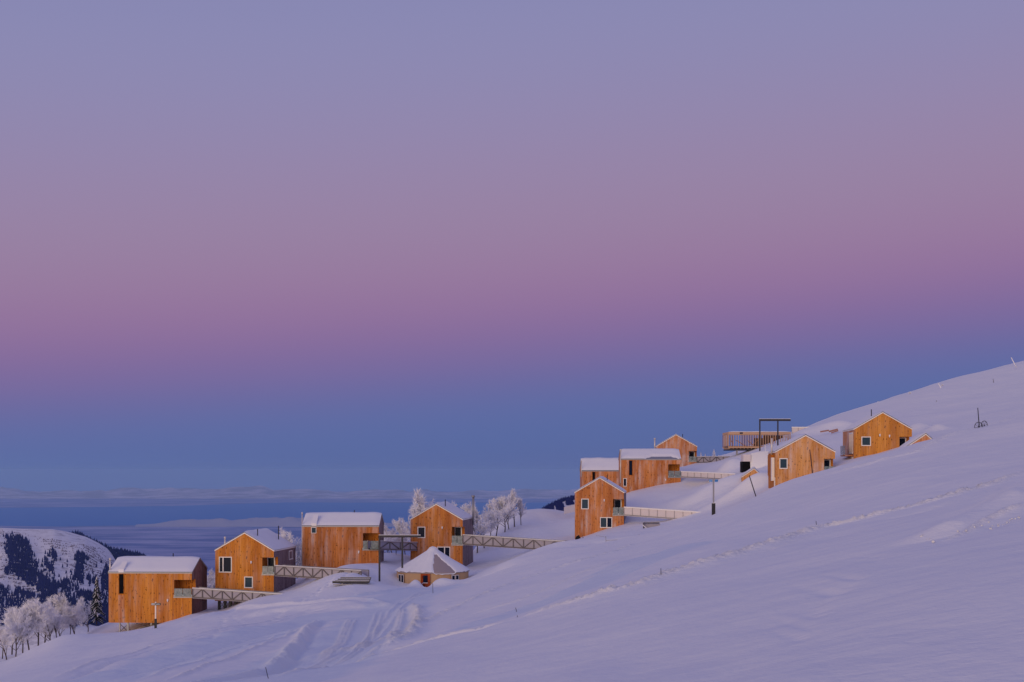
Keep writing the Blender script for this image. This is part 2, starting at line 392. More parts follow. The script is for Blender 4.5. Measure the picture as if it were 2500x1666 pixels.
PACK_SHADE = [([hit(*p) for p in pts], w) for pts, w in [([(160,1690),(300,1640),(450,1600),(600,1558),(700,1528),(800,1496)], 3.4), ([(560,1690),(690,1640),(770,1608),(840,1568),(900,1528),(940,1490),(985,1462),(1050,1446)], 3.6),
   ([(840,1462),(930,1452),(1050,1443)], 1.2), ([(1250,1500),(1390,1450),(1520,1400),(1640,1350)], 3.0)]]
def pack_shade_mask(X, Y):
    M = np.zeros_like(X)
    for pts, w in PACK_SHADE:
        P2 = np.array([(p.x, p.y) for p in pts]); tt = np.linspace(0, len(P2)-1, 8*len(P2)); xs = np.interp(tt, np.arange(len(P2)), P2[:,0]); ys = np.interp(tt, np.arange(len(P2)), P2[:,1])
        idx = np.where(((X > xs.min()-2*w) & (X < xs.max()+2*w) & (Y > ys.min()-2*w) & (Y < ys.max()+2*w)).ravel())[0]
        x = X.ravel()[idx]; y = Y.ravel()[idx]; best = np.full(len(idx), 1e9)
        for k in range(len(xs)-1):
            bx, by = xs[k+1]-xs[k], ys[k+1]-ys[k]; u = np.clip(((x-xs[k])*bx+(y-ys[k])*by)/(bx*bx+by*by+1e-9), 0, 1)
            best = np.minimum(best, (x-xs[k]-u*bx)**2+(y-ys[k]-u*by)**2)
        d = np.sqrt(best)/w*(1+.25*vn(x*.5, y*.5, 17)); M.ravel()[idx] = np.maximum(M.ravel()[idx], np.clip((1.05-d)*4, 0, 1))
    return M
def displace(X, Y):
    D = np.zeros_like(X); Ch = np.zeros_like(X)
    for pts, w, h, rough in TR:
        P2 = np.array([(p.x, p.y) for p in pts])
        # refine as smooth curve
        t = np.arange(len(P2)); tt = np.linspace(0, len(P2)-1, 12*len(P2))
        xs = np.interp(tt, t, P2[:,0]); ys = np.interp(tt, t, P2[:,1])
        for _ in range(6):
            xs[1:-1] = (xs[:-2]+2*xs[1:-1]+xs[2:])/4; ys[1:-1] = (ys[:-2]+2*ys[1:-1]+ys[2:])/4
        m = (X > xs.min()-4*w) & (X < xs.max()+4*w) & (Y > ys.min()-4*w) & (Y < ys.max()+4*w)
        idx = np.where(m.ravel())[0]
        if not len(idx): continue
        x = X.ravel()[idx]; y = Y.ravel()[idx]
        best = np.full(len(idx), 1e9); bt = np.zeros(len(idx))
        for k in range(len(xs)-1):
            ax, ay, bx, by = xs[k], ys[k], xs[k+1]-xs[k], ys[k+1]-ys[k]; l2 = bx*bx+by*by
            if l2 < 1e-9: continue
            u = np.clip(((x-ax)*bx+(y-ay)*by)/l2, 0, 1)
            d = (x-ax-u*bx)**2+(y-ay-u*by)**2; s = d < best
            best[s] = d[s]; bt[s] = (k+u[s])/len(xs)
        d = np.sqrt(best); keep = d < 4*w
        d = d[keep]; x = x[keep]; y = y[keep]; bt = bt[keep]
        wob = 1+.35*vn(x*.6, y*.6, 3)
        prof = np.exp(-(d/(w*wob))**2)*np.clip(np.minimum(bt, 1-bt)*9, 0, 1)
        r = 1 + rough*(.28*vn(x*3.1, y*2.1, 7)+.42*vn(x*8.3, y*6.3, 9))
        D.ravel()[idx[keep]] += h*prof*r; Ch.ravel()[idx[keep]] += prof*rough*.6
    for p, h in FP:
        r = (.10+.5*h)*min(1, p.y/70+.15); h = h*min(1, p.y/110+.05)
        nearby = p.y < 60
        if nearby: r = .12+.45*r; h = .03*min(1, h/.05+.3)
        m = (abs(X-p.x) < 3*r) & (Y-p.y > -6*r) & (Y-p.y < 9); dy = Y[m]-p.y
        wy = np.where(dy < 0, .30, 3.5) if nearby else 1.8*r
        D[m] -= h*np.exp(-((X[m]-p.x)/r)**2-(dy/wy)**2)
    return D, Ch

def terrain_grid(us, Ys, shift=12.0):
    U, Yg = np.meshgrid(us, Ys); X = U*(Yg+shift); return X, Yg
us = np.concatenate([np.linspace(-2.6, -.46, 26), np.linspace(-.44, .46, 900), np.linspace(.48, 2.6, 26)])
Ys = np.concatenate([np.arange(-9, 14, .6), np.arange(14, 66, .11), np.arange(66, 205, .2), np.arange(205, 432, 1.3)])
GX, GY = terrain_grid(us, Ys)
GZ = ground(GX, GY)
near = np.clip((230-GY)/60, 0, 1)
GZ += (fbm(GX*.10, GY*.05, 1)*.45 + fbm(GX*.5, GY*.22, 2)*.045 + fbm(GX*1.5, GY*.8, 5, 3)*.018)*np.clip(GY/60, .3, 1) 
DD, CH_ = displace(GX, GY); GZ += near*DD
# the mountainside goes on down to the valley behind the slope
n_ = 14; tq = (np.arange(1, n_+1)/n_)[:,None]; z9 = GZ[-1:]
GX = np.vstack([GX, us[None]*(432+900*tq+12)]); GY = np.vstack([GY, np.repeat(432+900*tq, len(us), 1)])
GZ = np.vstack([GZ, z9*(1-tq) - 1115*tq - 60*np.sin(np.pi*tq)]); CH_ = np.pad(CH_, ((0, n_), (0, 0)))
def grid_obj(name, X, Y, Z, m, parent=None):
    r, c = X.shape; me = bpy.data.meshes.new(name)
    co = np.stack([X, Y, Z], -1).reshape(-1, 3).astype(np.float32)
    i = (np.arange(r-1)[:,None]*c + np.arange(c-1)[None]).ravel()
    f = np.stack([i, i+1, i+c+1, i+c], -1).astype(np.int32)
    me.vertices.add(len(co)); me.vertices.foreach_set('co', co.ravel())
    me.loops.add(f.size); me.loops.foreach_set('vertex_index', f.ravel())
    me.polygons.add(len(f)); me.polygons.foreach_set('loop_start', np.arange(0, f.size, 4, dtype=np.int32))
    me.polygons.foreach_set('loop_total', np.full(len(f), 4, dtype=np.int32))
    me.polygons.foreach_set('use_smooth', np.ones(len(f), dtype=bool))
    me.materials.append(m); me.update(calc_edges=True); me.validate()
    o = bpy.data.objects.new(name, me); COL.objects.link(o)
    if parent: o.parent = parent
    return o
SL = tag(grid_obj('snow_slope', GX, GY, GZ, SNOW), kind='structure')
SL.data.attributes.new('packed_shade', 'FLOAT', 'POINT').data.foreach_set('value', pack_shade_mask(GX, GY).astype(np.float32).ravel())
SL.data.attributes.new('churn', 'FLOAT', 'POINT').data.foreach_set('value', np.clip(CH_, 0, 1.5).astype(np.float32).ravel())

# ------------------------------------------------------------------ far land: valley floor, lake, mountains, hills
H = 1100.0
def far_mat():
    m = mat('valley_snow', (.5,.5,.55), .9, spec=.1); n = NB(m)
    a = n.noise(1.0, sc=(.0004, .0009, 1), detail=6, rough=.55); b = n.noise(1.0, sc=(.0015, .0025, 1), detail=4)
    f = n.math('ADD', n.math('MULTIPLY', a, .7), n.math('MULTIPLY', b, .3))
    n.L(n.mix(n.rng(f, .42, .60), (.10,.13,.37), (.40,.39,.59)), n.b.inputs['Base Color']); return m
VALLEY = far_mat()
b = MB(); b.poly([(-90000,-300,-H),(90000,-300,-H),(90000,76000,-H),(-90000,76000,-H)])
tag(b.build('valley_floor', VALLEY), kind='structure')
# lake outline
def plain(px, py, z=-H): 
    Y = -z/((py-HZ)/F); return ((px-1250)/F*Y, Y, z)
LAKE = mat('lake_water', (.004,.15,.50), .6, spec=.05)
lk = [plain(px, py, -H+3) for px, py in [(-200,1282),(150,1286),(330,1283),(420,1284),(620,1288),(800,1284),(1000,1292),(1400,1290),(1800,1285),(2200,1280)]]
lk2 = [plain(px, py, -H+3) for px, py in [(2200,1226),(1400,1227),(1000,1228),(700,1227),(420,1236),(150,1239),(-200,1242)]]
# shore line at the left is nearer
b = MB(); b.poly(lk + lk2); tag(b.build('lake', LAKE), kind='structure')
def lowland(name, crest, ybase, m, seed):
    # a low snowy rise standing on the plain, as a real ridge with depth
    n = 120; Yb = plain(0, ybase)[1]; k = 16; x0, x1 = crest[0][0], crest[-1][0]
    xs = np.linspace(x0, x1, n); cy = np.interp(xs, [c[0] for c in crest], [c[1] for c in crest]); X = np.zeros((k, n)); Y = X.copy(); Z = X.copy()
    for j in range(k):
        t = j/(k-1); Y[j] = Yb*(1+.05*t); X[j] = (xs-1250)/F*Y[j]
        hgt = (ybase-cy)/F*Yb*(.85+.45*fbm(xs*.03, np.full(n, t*3), seed))
        Z[j] = -H+2+hgt*np.sin(np.pi*min(t*1.0, 1))
    return grid_obj(name, X, Y, Z, m)
HILLF = mat('far_snowy_land', (.40,.38,.48), .9, spec=.1)
tag(lowland('peninsula', [(330,1287),(380,1282),(440,1271),(520,1265),(580,1269),(650,1265),(740,1261),(850,1269),(950,1281),(1050,1287)], 1287, HILLF, 3), kind='structure')
# mountains beyond the lake
nx = 420; kk = 26; xs = np.linspace(-600, 3000, nx); Y0 = 56000
X = np.zeros((kk, nx)); Y = X.copy(); Z = X.copy()
crest = 1193 + 10*fbm(xs*.006, xs*0, 11) + 7*fbm(xs*.025, xs*0, 12)
for j in range(kk):
    t = j/(kk-1); Y[j] = Y0 + 12000*t; X[j] = (xs-1250)/F*Y[j]
    rid = 1-abs(fbm(X[j]/2600, Y[j]/3000, 14))*1.6
    hg = (H - (crest-HZ)/F*(Y0+9000))*min(1, t/.75)**1.4*np.clip(.62+.38*rid, 0, 1.1)
    if t > .8: hg = hg*(1-(t-.8)/.2*.5)
    Z[j] = -H - 30 + np.maximum(hg, 0) + 30*(t > 0)
def mtn_mat():
    m = mat('mountain_snow', (.5,.5,.55), .9, spec=.1); n = NB(m)
    a = n.noise(1.0, sc=(.0009,.0005,.004), detail=6, rough=.65)
    n.L(n.mix(n.rng(a, .42, .62), (.34,.29,.33), (.76,.64,.68)), n.b.inputs['Base Color']); return m
tag(grid_obj('mountain_range', X, Y, Z, mtn_mat()), kind='structure')

def hill(name, crest, Yc, Yf, base_py, seed, m, amp, x0, x1, xr_pow=1.0):
    """hill whose skyline follows crest [(px,py)], crest at depth Yc, foot at depth Yf"""
    n = 360; k = 60; xs = np.linspace(x0, x1, n); cp = np.interp(xs, [c[0] for c in crest], [c[1] for c in crest])
    X = np.zeros((k, n)); Y = X.copy(); Z = X.copy()
    zc = (HZ-cp)/F*Yc; zb = (HZ-base_py)/F*Yf
    for j in range(k):
        t = j/(k-1)
        if t <= .75:
            s = t/.75; Y[j] = Yf+(Yc-Yf)*s; X[j] = (xs-1250)/F*Y[j]; zz = zb+(zc-zb)*(s**.75)
            gul = amp*fbm(X[j]/(Yc*.03), Y[j]/(Yc*.12), seed, 5)*math.sin(math.pi*s)**.7
        else:
            s = (t-.75)/.25; Y[j] = Yc*(1+.35*s); X[j] = (xs-1250)/F*Y[j]; zz = zc-(zc-zb)*.9*s**1.3; gul = 0
        Z[j] = zz+gul
    e = np.clip(np.minimum((xs-x0), (x1-xs))/110, 0, 1); e = e*e*(3-2*e)
    Z = (-H-20)*(1-e)+Z*e
    def skirt(r, dY, n_):
        q = np.arange(1, n_+1)[:,None]/n_; yy = Y[r:r+1 or None]+dY*q
        return X[r:r+1 or None]/Y[r:r+1 or None]*yy, yy, Z[r:r+1 or None]*(1-q)+(-H-20)*q
    f = [a[::-1] for a in skirt(0, -900, 8)]; bk = skirt(-1, 1500, 8)
    FX, FY, FZ = (np.vstack([f[i], (X, Y, Z)[i], bk[i]]) for i in range(3))
    FZ = np.maximum(FZ, -H-30)
    return grid_obj(name, FX, FY, FZ, m), (X, Y, Z)
def hillsnow():
    m = mat('hill_snow', (.8,.8,.83), .9, spec=.1); n = NB(m)
    a = n.noise(.05, detail=7, rough=.72); b = n.noise(.006, detail=4)
    f = n.math('MULTIPLY', n.rng(a, .48, .62), n.rng(b, .35, .62))
    n.L(n.mix(n.math('MULTIPLY', f, .5), (.80,.79,.82), (.16,.13,.17)), n.b.inputs['Base Color']); return m
HS = hillsnow()
LH = [(-1000,1340),(-600,1310),(-300,1296),(-60,1288),(0,1288),(60,1291),(130,1292),(170,1299),(210,1310),(240,1325),(262,1340),(272,1352),(285,1375),(310,1420),(350,1490),(420,1570),(520,1640)]
ho, (hX, hY, hZ) = hill('snowy_hill', LH, 3300, 2300, 1660, 21, HS, 26, -1000, 520); tag(ho, kind='structure')
RH = [(1180,1300),(1290,1262),(1318,1249),(1330,1240),(1360,1226),(1385,1218),(1410,1214),(1450,1205),(1500,1196),(1560,1200),(1650,1230),(1700,1260)]
ro, (rX, rY, rZ) = hill('forested_hill', RH, 1900, 1500, 1330, 25, HS, 8, 1180, 1700); tag(ro, kind='structure')
# dark forested back ridge right of the left hill
BR = [(60,1400),(150,1310),(185,1302),(205,1310),(240,1328),(275,1343),(310,1349),(335,1353),(355,1362),(380,1380),(420,1410),(480,1470)]
bo, (bX, bY, bZ) = hill('back_ridge', BR, 4200, 3700, 1600, 29, HS, 10, 60, 480); tag(bo, kind='structure')

def surf_pts(G):
    X, Y, Z = G; px = 1250+X/Y*F; py = HZ-Z/Y*F; return px, py
class Cone:
    pass
def conifer(mb, p, h, r, rng, tiers=3, n=5):
    for t in range(tiers):
        z0 = h*(.08+.28*t); z1 = min(h, z0+h*(.52-.06*t)); rr = r*(1-.27*t); a0 = rng.uniform(0, 6)
        st = len(mb.v)
        for k in range(n):
            a = a0+2*math.pi*k/n; q = rr*rng.uniform(.7, 1.15)
            mb.v.append((p[0]+q*math.cos(a), p[1]+q*math.sin(a), p[2]+z0+rng.uniform(-.06,.06)*h))
        mb.v.append((p[0], p[1], p[2]+(h if t == tiers-1 else z1)))
        for k in range(n): mb.f.append((st+k, st+(k+1) % n, st+n)); mb.sm.append(False)
# forest patches on the left hill, given as polygons in the view of the hill
def inpoly(x, y, poly):
    c = False; j = len(poly)-1
    for i in range(len(poly)):
        xi, yi = poly[i]; xj, yj = poly[j]
        if (yi > y) != (yj > y) and x < (xj-xi)*(y-yi)/(yj-yi)+xi: c = not c
        j = i
    return c
def crop(pts, x0=0, y0=1280, s=280/1291): return [(x0+a*s, y0+b*s) for a, b in pts]
PATCH = [crop([(75,150),(110,160),(165,190),(180,150),(215,150),(290,190),(300,260),(330,270),(330,340),(390,360),(395,470),(420,540),(520,620),(640,640),(820,620),(830,400),(860,340),(900,350),(960,370),(970,480),(950,560),(920,620),(940,700),(880,760),(850,800),(760,900),(700,930),(560,900),(420,760),(330,680),(220,600),(160,520),(190,430),(120,420),(110,330),(85,300)]),
         crop([(440,430),(480,350),(560,340),(630,350),(640,450),(610,560),(600,640),(540,660),(470,560),(440,500)]),
         crop([(1120,520),(1220,490),(1291,480),(1291,900),(1180,900),(1160,640)]), crop([(20,500),(60,480),(110,440),(180,480),(180,540),(60,560)]),
         crop([(640,660),(830,640),(900,720),(860,900),(640,900),(620,720)]), crop([(1000,620),(1060,600),(1080,660),(1010,690)]), crop([(380,700),(1000,800),(1291,760),(1291,1240),(300,1240),(420,900)]), crop([(0,700),(300,780),(420,900),(300,1200),(0,1200)]), crop([(-1500,520),(-1100,300),(-800,420),(-500,240),(-320,330),(-200,600),(-60,640),(0,760),(0,1150),(-1500,1150)])]
GAPS = [crop([(640,640),(820,600),(830,480),(720,470),(650,600)]), crop([(640,730),(740,750),(760,800),(690,810)]), crop([(440,540),(500,540),(495,575),(450,560)]), crop([(380,370),(440,360),(450,520),(415,530)])]
SPARSE = [crop([(0,60),(1291,300),(1291,520),(900,420),(600,330),(300,250),(0,560)]), crop([(700,420),(1291,420),(1291,640),(950,640)]), crop([(0,560),(200,560),(420,760),(500,900),(300,1040),(0,1040)])]
hpx, hpy = surf_pts((hX, hY, hZ)); kF = int(hX.shape[0]*.75)
# rasterise the visible front of the hill into a lookup
look = {}
for j in range(kF+1):
    for i in range(hX.shape[1]):
        look.setdefault((int(hpx[j,i]//6), int(hpy[j,i]//6)), (hX[j,i], hY[j,i], hZ[j,i], hpx[j,i], hpy[j,i]))
def hill_pt(px, py, G, lp, lpy):
    i = np.argmin((lp-px)**2+(lpy-py)**2); X, Y, Z = (g.ravel()[i] for g in G)
    # shift sideways to the wanted column
    Y2 = Y; return ((px-1250)/F*Y2, Y2, Z + (lpy.ravel()[i]-py)/F*Y2)
r3 = random.Random(31)
mb = MB(); mt = MB()
fp, fpy = hpx[:kF+1], hpy[:kF+1]; FG = (hX[:kF+1], hY[:kF+1], hZ[:kF+1])
cnt = 0; singles = []
for _ in range(60000):
    px = r3.uniform(-300, 345); py = r3.uniform(1290, 1530)
    jx = px+9*float(vn(np.array(px*.06), np.array(py*.06), 3))+4*float(vn(np.array(px*.2), np.array(py*.2), 4)); jy = py+8*float(vn(np.array(px*.07), np.array(py*.07), 5))+4*float(vn(np.array(px*.22), np.array(py*.2), 6))
    ins = any(inpoly(jx, jy, q) for q in PATCH) and not any(inpoly(jx, jy, q) for q in GAPS)
    dens = float(fbm(np.array(px*.035), np.array(py*.05), 8))
    if ins and dens < -.24 and r3.random() < .8: ins = False
    if ins and cnt < 11000 and (px > 100 or py < 1425 or r3.random() < .45):
        conifer(mb, hill_pt(px, py, FG, fp, fpy), r3.uniform(7, 12.5), r3.uniform(1.6, 2.6), r3, 2, 5); cnt += 1
    elif not ins and any(inpoly(px, py, q) for q in SPARSE) and r3.random() < (.9 if float(fbm(np.array(px*.07), np.array(py*.11), 31)) > .02 else .06):
        p = hill_pt(px, py, FG, fp, fpy); h = r3.uniform(1.0, 2.4)
        conifer(mt, p, h, h*r3.uniform(.4,.7), r3, 1, 5)
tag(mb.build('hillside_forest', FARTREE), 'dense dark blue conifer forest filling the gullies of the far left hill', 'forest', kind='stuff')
tag(mt.build('hillside_brush', BRUSH), 'thin brown brush poking through snow on the far left hill', 'brush', kind='stuff')
# forest on back ridge and right hill
mb = MB(); g = (bX, bY, bZ); q1, q2 = surf_pts(g)
for _ in range(1500):
    px = r3.uniform(150, 365); cy = np.interp(px, [c[0] for c in BR], [c[1] for c in BR])
    py = cy + r3.uniform(1, 30)
    conifer(mb, hill_pt(px, py, tuple(a[:kF+1] for a in g), q1[:kF+1], q2[:kF+1]), r3.uniform(9, 16), r3.uniform(3, 4.5), r3, 2, 5)
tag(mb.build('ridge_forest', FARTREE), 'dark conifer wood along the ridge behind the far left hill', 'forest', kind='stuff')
mb = MB(); g = (rX, rY, rZ); q1, q2 = surf_pts(g); g = tuple(a[:kF+1] for a in g); q1 = q1[:kF+1]; q2 = q2[:kF+1]
RP = [[(1318,1250),(1345,1234),(1375,1222),(1404,1215),(1404,1222),(1380,1224),(1350,1238),(1340,1250),(1322,1258)], [(1356,1238),(1370,1228),(1378,1240),(1378,1252),(1360,1250)], [(1380,1228),(1392,1224),(1402,1232),(1385,1236)], [(1340,1246),(1352,1240),(1352,1250),(1340,1252)]]
for _ in range(9000):
    px = r3.uniform(1300, 1440); py = r3.uniform(1205, 1262)
    if any(inpoly(px, py, p) for p in RP) or (px > 1404 and r3.random() < .2):
        conifer(mb, hill_pt(px, py, g, q1, q2), r3.uniform(3, 6), r3.uniform(.8, 1.4), r3, 2, 5)
    if len(mb.f) > 12000: break
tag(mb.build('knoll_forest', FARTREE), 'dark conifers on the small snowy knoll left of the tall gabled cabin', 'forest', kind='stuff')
# conifers that stand apart on the left hill: one shared mesh
cm = MB(); conifer(cm, (0,0,0), 1.0, .24, r3, 3, 7); proto = cm.build('conifer', FARTREE)
SING = crop([(137,95),(40,128),(52,210),(68,400),(50,260),(590,278),(680,390),(632,370),(757,420),(757,465),(705,470),(665,580),(745,540),(795,530),(1045,540),(1140,420),(1085,470),(1100,640),(1180,520),(980,770),(940,740),(1015,660),(100,430),(110,500),(345,240),(865,360)])
for i, (px, py) in enumerate(SING):
    o = proto if i == 0 else proto.copy()
    if i: COL.objects.link(o)
    p = hill_pt(px, py+4, FG, fp, fpy); s = r3.uniform(7, 10.5); o.location = p; o.scale = (s*r3.uniform(.9,1.3),)*2+(s,)
    tag(o, 'small dark conifer standing apart from the wood on the far left snowy hill', 'conifer', 'lone conifers on the far left hill')

# ------------------------------------------------------------------ cabins
def pane_obj(parent, x0, x1, z0, z1, y, m, axis='x', X=0):
    b = MB()
    if axis == 'x': b.box(x0, x1, y, y+.03, z0, z1)
    else: b.box(X-.03, X, x0, x1, z0, z1)
    return b.build('pane', m, parent)
def window(parent, x0, x1, z0, z1, mull=(), m=GLASS, axis='x', X=0, fw=.11, panes=None, frame=None):
    """axis x: window in the plane y=0 facing -y; axis y: in the plane x=X facing +x (sg=1) or -x"""
    b = MB()
    def bx(a0, a1, c0, c1, out=.05, inn=.08):
        if axis == 'x': b.box(a0, a1, -out, inn, c0, c1)
        elif axis == 'r': b.box(X-inn, X+out, a0, a1, c0, c1)
        else: b.box(X-out, X+inn, a0, a1, c0, c1)
    bx(x0, x1, z0, z0+fw, .09); bx(x0, x1, z1-fw, z1); bx(x0, x0+fw, z0+fw, z1-fw); bx(x1-fw, x1, z0+fw, z1-fw)
    for q in mull: bx(q-fw*.6, q+fw*.6, z0+fw, z1-fw)
    w = b.build('window', frame or WHITE, parent)
    ed = [x0+fw] + list(mull) + [x1-fw]
    for k in range(len(ed)-1):
        p = MB(); mm = (panes[k] if panes else m)
        a0 = ed[k]+(fw*.6 if k else 0); a1 = ed[k+1]-(fw*.6 if k < len(ed)-2 else 0)
        if axis == 'x': p.box(a0, a1, .045, .07, z0+fw, z1-fw)
        elif axis == 'r': p.box(X-.07, X-.045, a0, a1, z0+fw, z1-fw)
        else: p.box(X+.045, X+.07, a0, a1, z0+fw, z1-fw)
        p.build('pane', mm, w)
    return w

def sheet(b, P3, x0, x1, zt, holes, brk=()):
    """wall sheet with rectangular holes: P3(s, z)->point, zt(s) top height"""
    xs = sorted({x0, x1, *brk, *[h[0] for h in holes], *[h[1] for h in holes]}); xs = [x for x in xs if x0-1e-6 <= x <= x1+1e-6]
    zs = sorted({0.0, *[h[2] for h in holes], *[h[3] for h in holes]})
    for a, c in zip(xs[:-1], xs[1:]):
        if c-a < 1e-5: continue
        mid = (a+c)/2
        for i, z in enumerate(zs):
            zn = zs[i+1] if i+1 < len(zs) else None
            if zn is not None:
                if any(h[0]-1e-6 <= a and c <= h[1]+1e-6 and h[2]-1e-6 <= z and zn <= h[3]+1e-6 for h in holes): continue
                b.poly([P3(a,z), P3(c,z), P3(c,zn), P3(a,zn)])
            else:
                b.poly([P3(a,z), P3(c,z), P3(c,zt(c)), P3(a,zt(a))])

def snow_cap(parent, prof, along, axis, th, seed, mat_=None, name='roof_snow', bare=None):
    """prof: [(s,z)] across the roof; along (t0,t1); snow blanket of thickness th resting on it"""
    n = 44; ps = []
    for (a, b_) in zip(prof[:-1], prof[1:]):
        for k in range(8): ps.append((a[0]+(b_[0]-a[0])*k/8, a[1]+(b_[1]-a[1])*k/8))
    ps.append(prof[-1]); m = len(ps)
    S = np.zeros((n, m)); T = S.copy(); Z = S.copy()
    for j in range(n):
        t = j/(n-1)
        for i, (s, z) in enumerate(ps):
            e = min(i/(m-1), 1-i/(m-1), t, 1-t)
            S[j,i] = s; T[j,i] = along[0]+(along[1]-along[0])*t; Z[j,i] = z + th*min(1, (e*11+.10))**.5
    Z += th*.35*fbm(S*.6+seed*7, T*.6, seed)*np.minimum(1, np.minimum.outer(np.minimum(np.arange(n), np.arange(n)[::-1])/3, np.minimum(np.arange(m), np.arange(m)[::-1])/3))
    if bare is not None: Z -= th*1.12*np.clip(4*(1-((T-bare[0])/bare[1])**2-((S-bare[2])/bare[3])**2), 0, 1)
    X, Y = (S, T) if axis == 'y' else (T, S)
    o = grid_obj(name, X, Y, Z, mat_ or RSNOW, parent)
    # close the rim down to the roof
    return o

def cabin(label, kind, xl, xr, d, ye, ya, yb, L, rz, wood, side, wins=(), recess=None, side_wins=(), stilts=(), pipes=(), vents=(), lamps=(), strips=(), leftside=None, th=.22, left_m=None, group='timber cabins on the hillside', cat='cabin', name='cabin', recess_door=True, dr=1.7, bare=None):
    s = d/F; xc = (xl+xr)/2; c = math.cos(math.radians(rz)); W = (xr-xl)*s/c
    base = at(xc, yb, d); R = empty(name, base, math.radians(rz)); tag(R, label, cat, group)
    lx = lambda px: (px-xc)*s/c
    lz = lambda py: (yb-py)*s
    he = lz(ye); x0, x1 = -W/2, W/2
    holes = [(lx(w[0]), lx(w[1]), lz(w[3]), min(lz(w[2]), he-.02)) for w in wins]
    rec = None
    if recess:
        rec = (lx(recess[0]), x1, lz(recess[2]), lz(recess[1])); holes.append(rec)
    if kind == 'gable':
        ax = lx(ya[0]); ha = lz(ya[1])
        zt = lambda x: he + (ha-he)*(1-abs(x-ax)/((ax-x0) if x < ax else (x1-ax)))
        brk = (ax,)
    else:
        zr = (HZ-ya)/F*(d+L/2)-base.z; zt = lambda x: he; brk = ()
    b = MB()
    sheet(b, lambda x, z: (x, 0, z), x0, x1, zt, holes, brk)
    for h in holes:                                      # reveals
        q = .16
        if h is rec: continue
        b.poly([(h[0],0,h[2]),(h[0],q,h[2]),(h[0],q,h[3]),(h[0],0,h[3])]); b.poly([(h[1],0,h[2]),(h[1],0,h[3]),(h[1],q,h[3]),(h[1],q,h[2])])
        b.poly([(h[0],0,h[3]),(h[0],q,h[3]),(h[1],q,h[3]),(h[1],0,h[3])]); b.poly([(h[0],0,h[2]),(h[1],0,h[2]),(h[1],q,h[2]),(h[0],q,h[2])])
    # back wall and floor
    sheet(b, lambda x, z: (x, L, z), x0, x1, zt, [], brk); b.poly([(x0,0,0),(x0,L,0),(x1,L,0),(x1,0,0)])
    b.build('wall', wood, R)
    # side walls
    zs = (lambda y: he) if kind == 'gable' else (lambda y: he+(zr-he)*(1-abs(y-L/2)/(L/2)))
    sb = () if kind == 'gable' else (L/2,)
    lb = MB(); sheet(lb, lambda y, z: (x0, y, z), 0, L, zs, [], sb); lb.build('side_wall', left_m or wood, R)
    rh = [(0, dr, rec[2], rec[3])] if rec else []
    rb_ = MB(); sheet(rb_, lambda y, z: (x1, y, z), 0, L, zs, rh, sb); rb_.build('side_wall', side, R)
    for w in wins:
        a0, a1, zz1, zz0 = lx(w[0]), lx(w[1]), min(lz(w[2]), he-.02), lz(w[3])
        opt = w[4] if len(w) > 4 else {}
        o = window(R, a0, a1, zz0, zz1, [lx(q) for q in opt.get('mull', ())], opt.get('m', GLASS), fw=opt.get('fw', .10), panes=opt.get('panes'), frame=opt.get('frame'))
    for (y0_, y1_, zpx0, zpx1) in side_wins:
        window(R, y0_, y1_, zpx1, zpx0, axis='r', X=x1, fw=.12)
    for i, (a, e, top) in enumerate(strips):             # frosted boards under the tall windows
        q = MB(); q.box(lx(a), lx(e), -.012, .01, .02, lz(top)-.02); q.build('board_strip', W_PINK, R)
    if rec:
        xa, xb, z0_, z1_ = rec
        q = MB(); q.poly([(xa,0,z0_),(xa,dr,z0_),(xa,dr,z1_),(xa,0,z1_)]); q.poly([(xa,dr,z0_),(xb,dr,z0_),(xb,dr,z1_),(xa,dr,z1_)])
        q.poly([(xa,0,z1_),(xa,dr,z1_),(xb,dr,z1_),(xb,0,z1_)]); q.poly([(xa,0,z0_),(xb,0,z0_),(xb,dr,z0_),(xa,dr,z0_)])
        B = q.build('balcony', W_IN, R)
        g = MB(); zt_ = lz(recess[3])
        n = 2
        for k in range(n):
            u0 = xa+(xb-xa)*k/n+.03; u1 = xa+(xb-xa)*(k+1)/n-.03; g.box(u0, u1, -.06, -.035, z0_-.02, zt_)
        g.box(xb+.035, xb+.06, 0, dr, z0_-.02, zt_); g.build('glass_rail', RAILG, B)
        f_ = MB(); f_.box(xa-.05, xb+.1, -.12, 0, z0_-.16, z0_-.03); f_.box(xb, xb+.1, 0, dr, z0_-.16, z0_-.03); f_.build('floor_edge', GALV, B)
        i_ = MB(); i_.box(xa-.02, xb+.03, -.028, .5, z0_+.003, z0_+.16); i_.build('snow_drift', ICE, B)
        if recess_door:
            dw = MB(); xm = xa+(xb-xa)*.66; dw.box(xa+.12, xa+.20, dr-.08, dr-.01, z0_, z1_-.08); dw.box(xm, xm+.13, dr-.08, dr-.01, z0_, z1_-.08); dw.box(xa+.20, xm, dr-.08, dr-.01, z1_-.16, z1_-.08)
            dd = dw.build('door', WHITE, B)
    if rec and recess_door:
        p = MB(); p.box(xa+.21, xm-.01, dr-.05, dr-.03, z0_, z1_-.17); p.build('door_pane', GLASS, B)
    # roof: two slabs with a thin bright edge, snow on top
    ov = .06; t_ = .13; rf = MB()
    def slab(p0, p1, a0, a1, ax_):
        (s0, z0s), (s1, z1s) = p0, p1
        pts = []
        for (ss, zz) in ((s0, z0s), (s1, z1s)):
            for tt in (a0, a1):
                for dz in (0, t_): pts.append((tt, ss, zz+dz) if ax_ == 'x' else (ss, tt, zz+dz))
        n = len(rf.v); rf.v += pts
        for fq in ((0,2,6,4),(1,5,7,3),(0,1,3,2),(4,6,7,5),(0,4,5,1),(2,3,7,6)): rf.f.append(tuple(n+i for i in fq)); rf.sm.append(False)
    g_ = .003
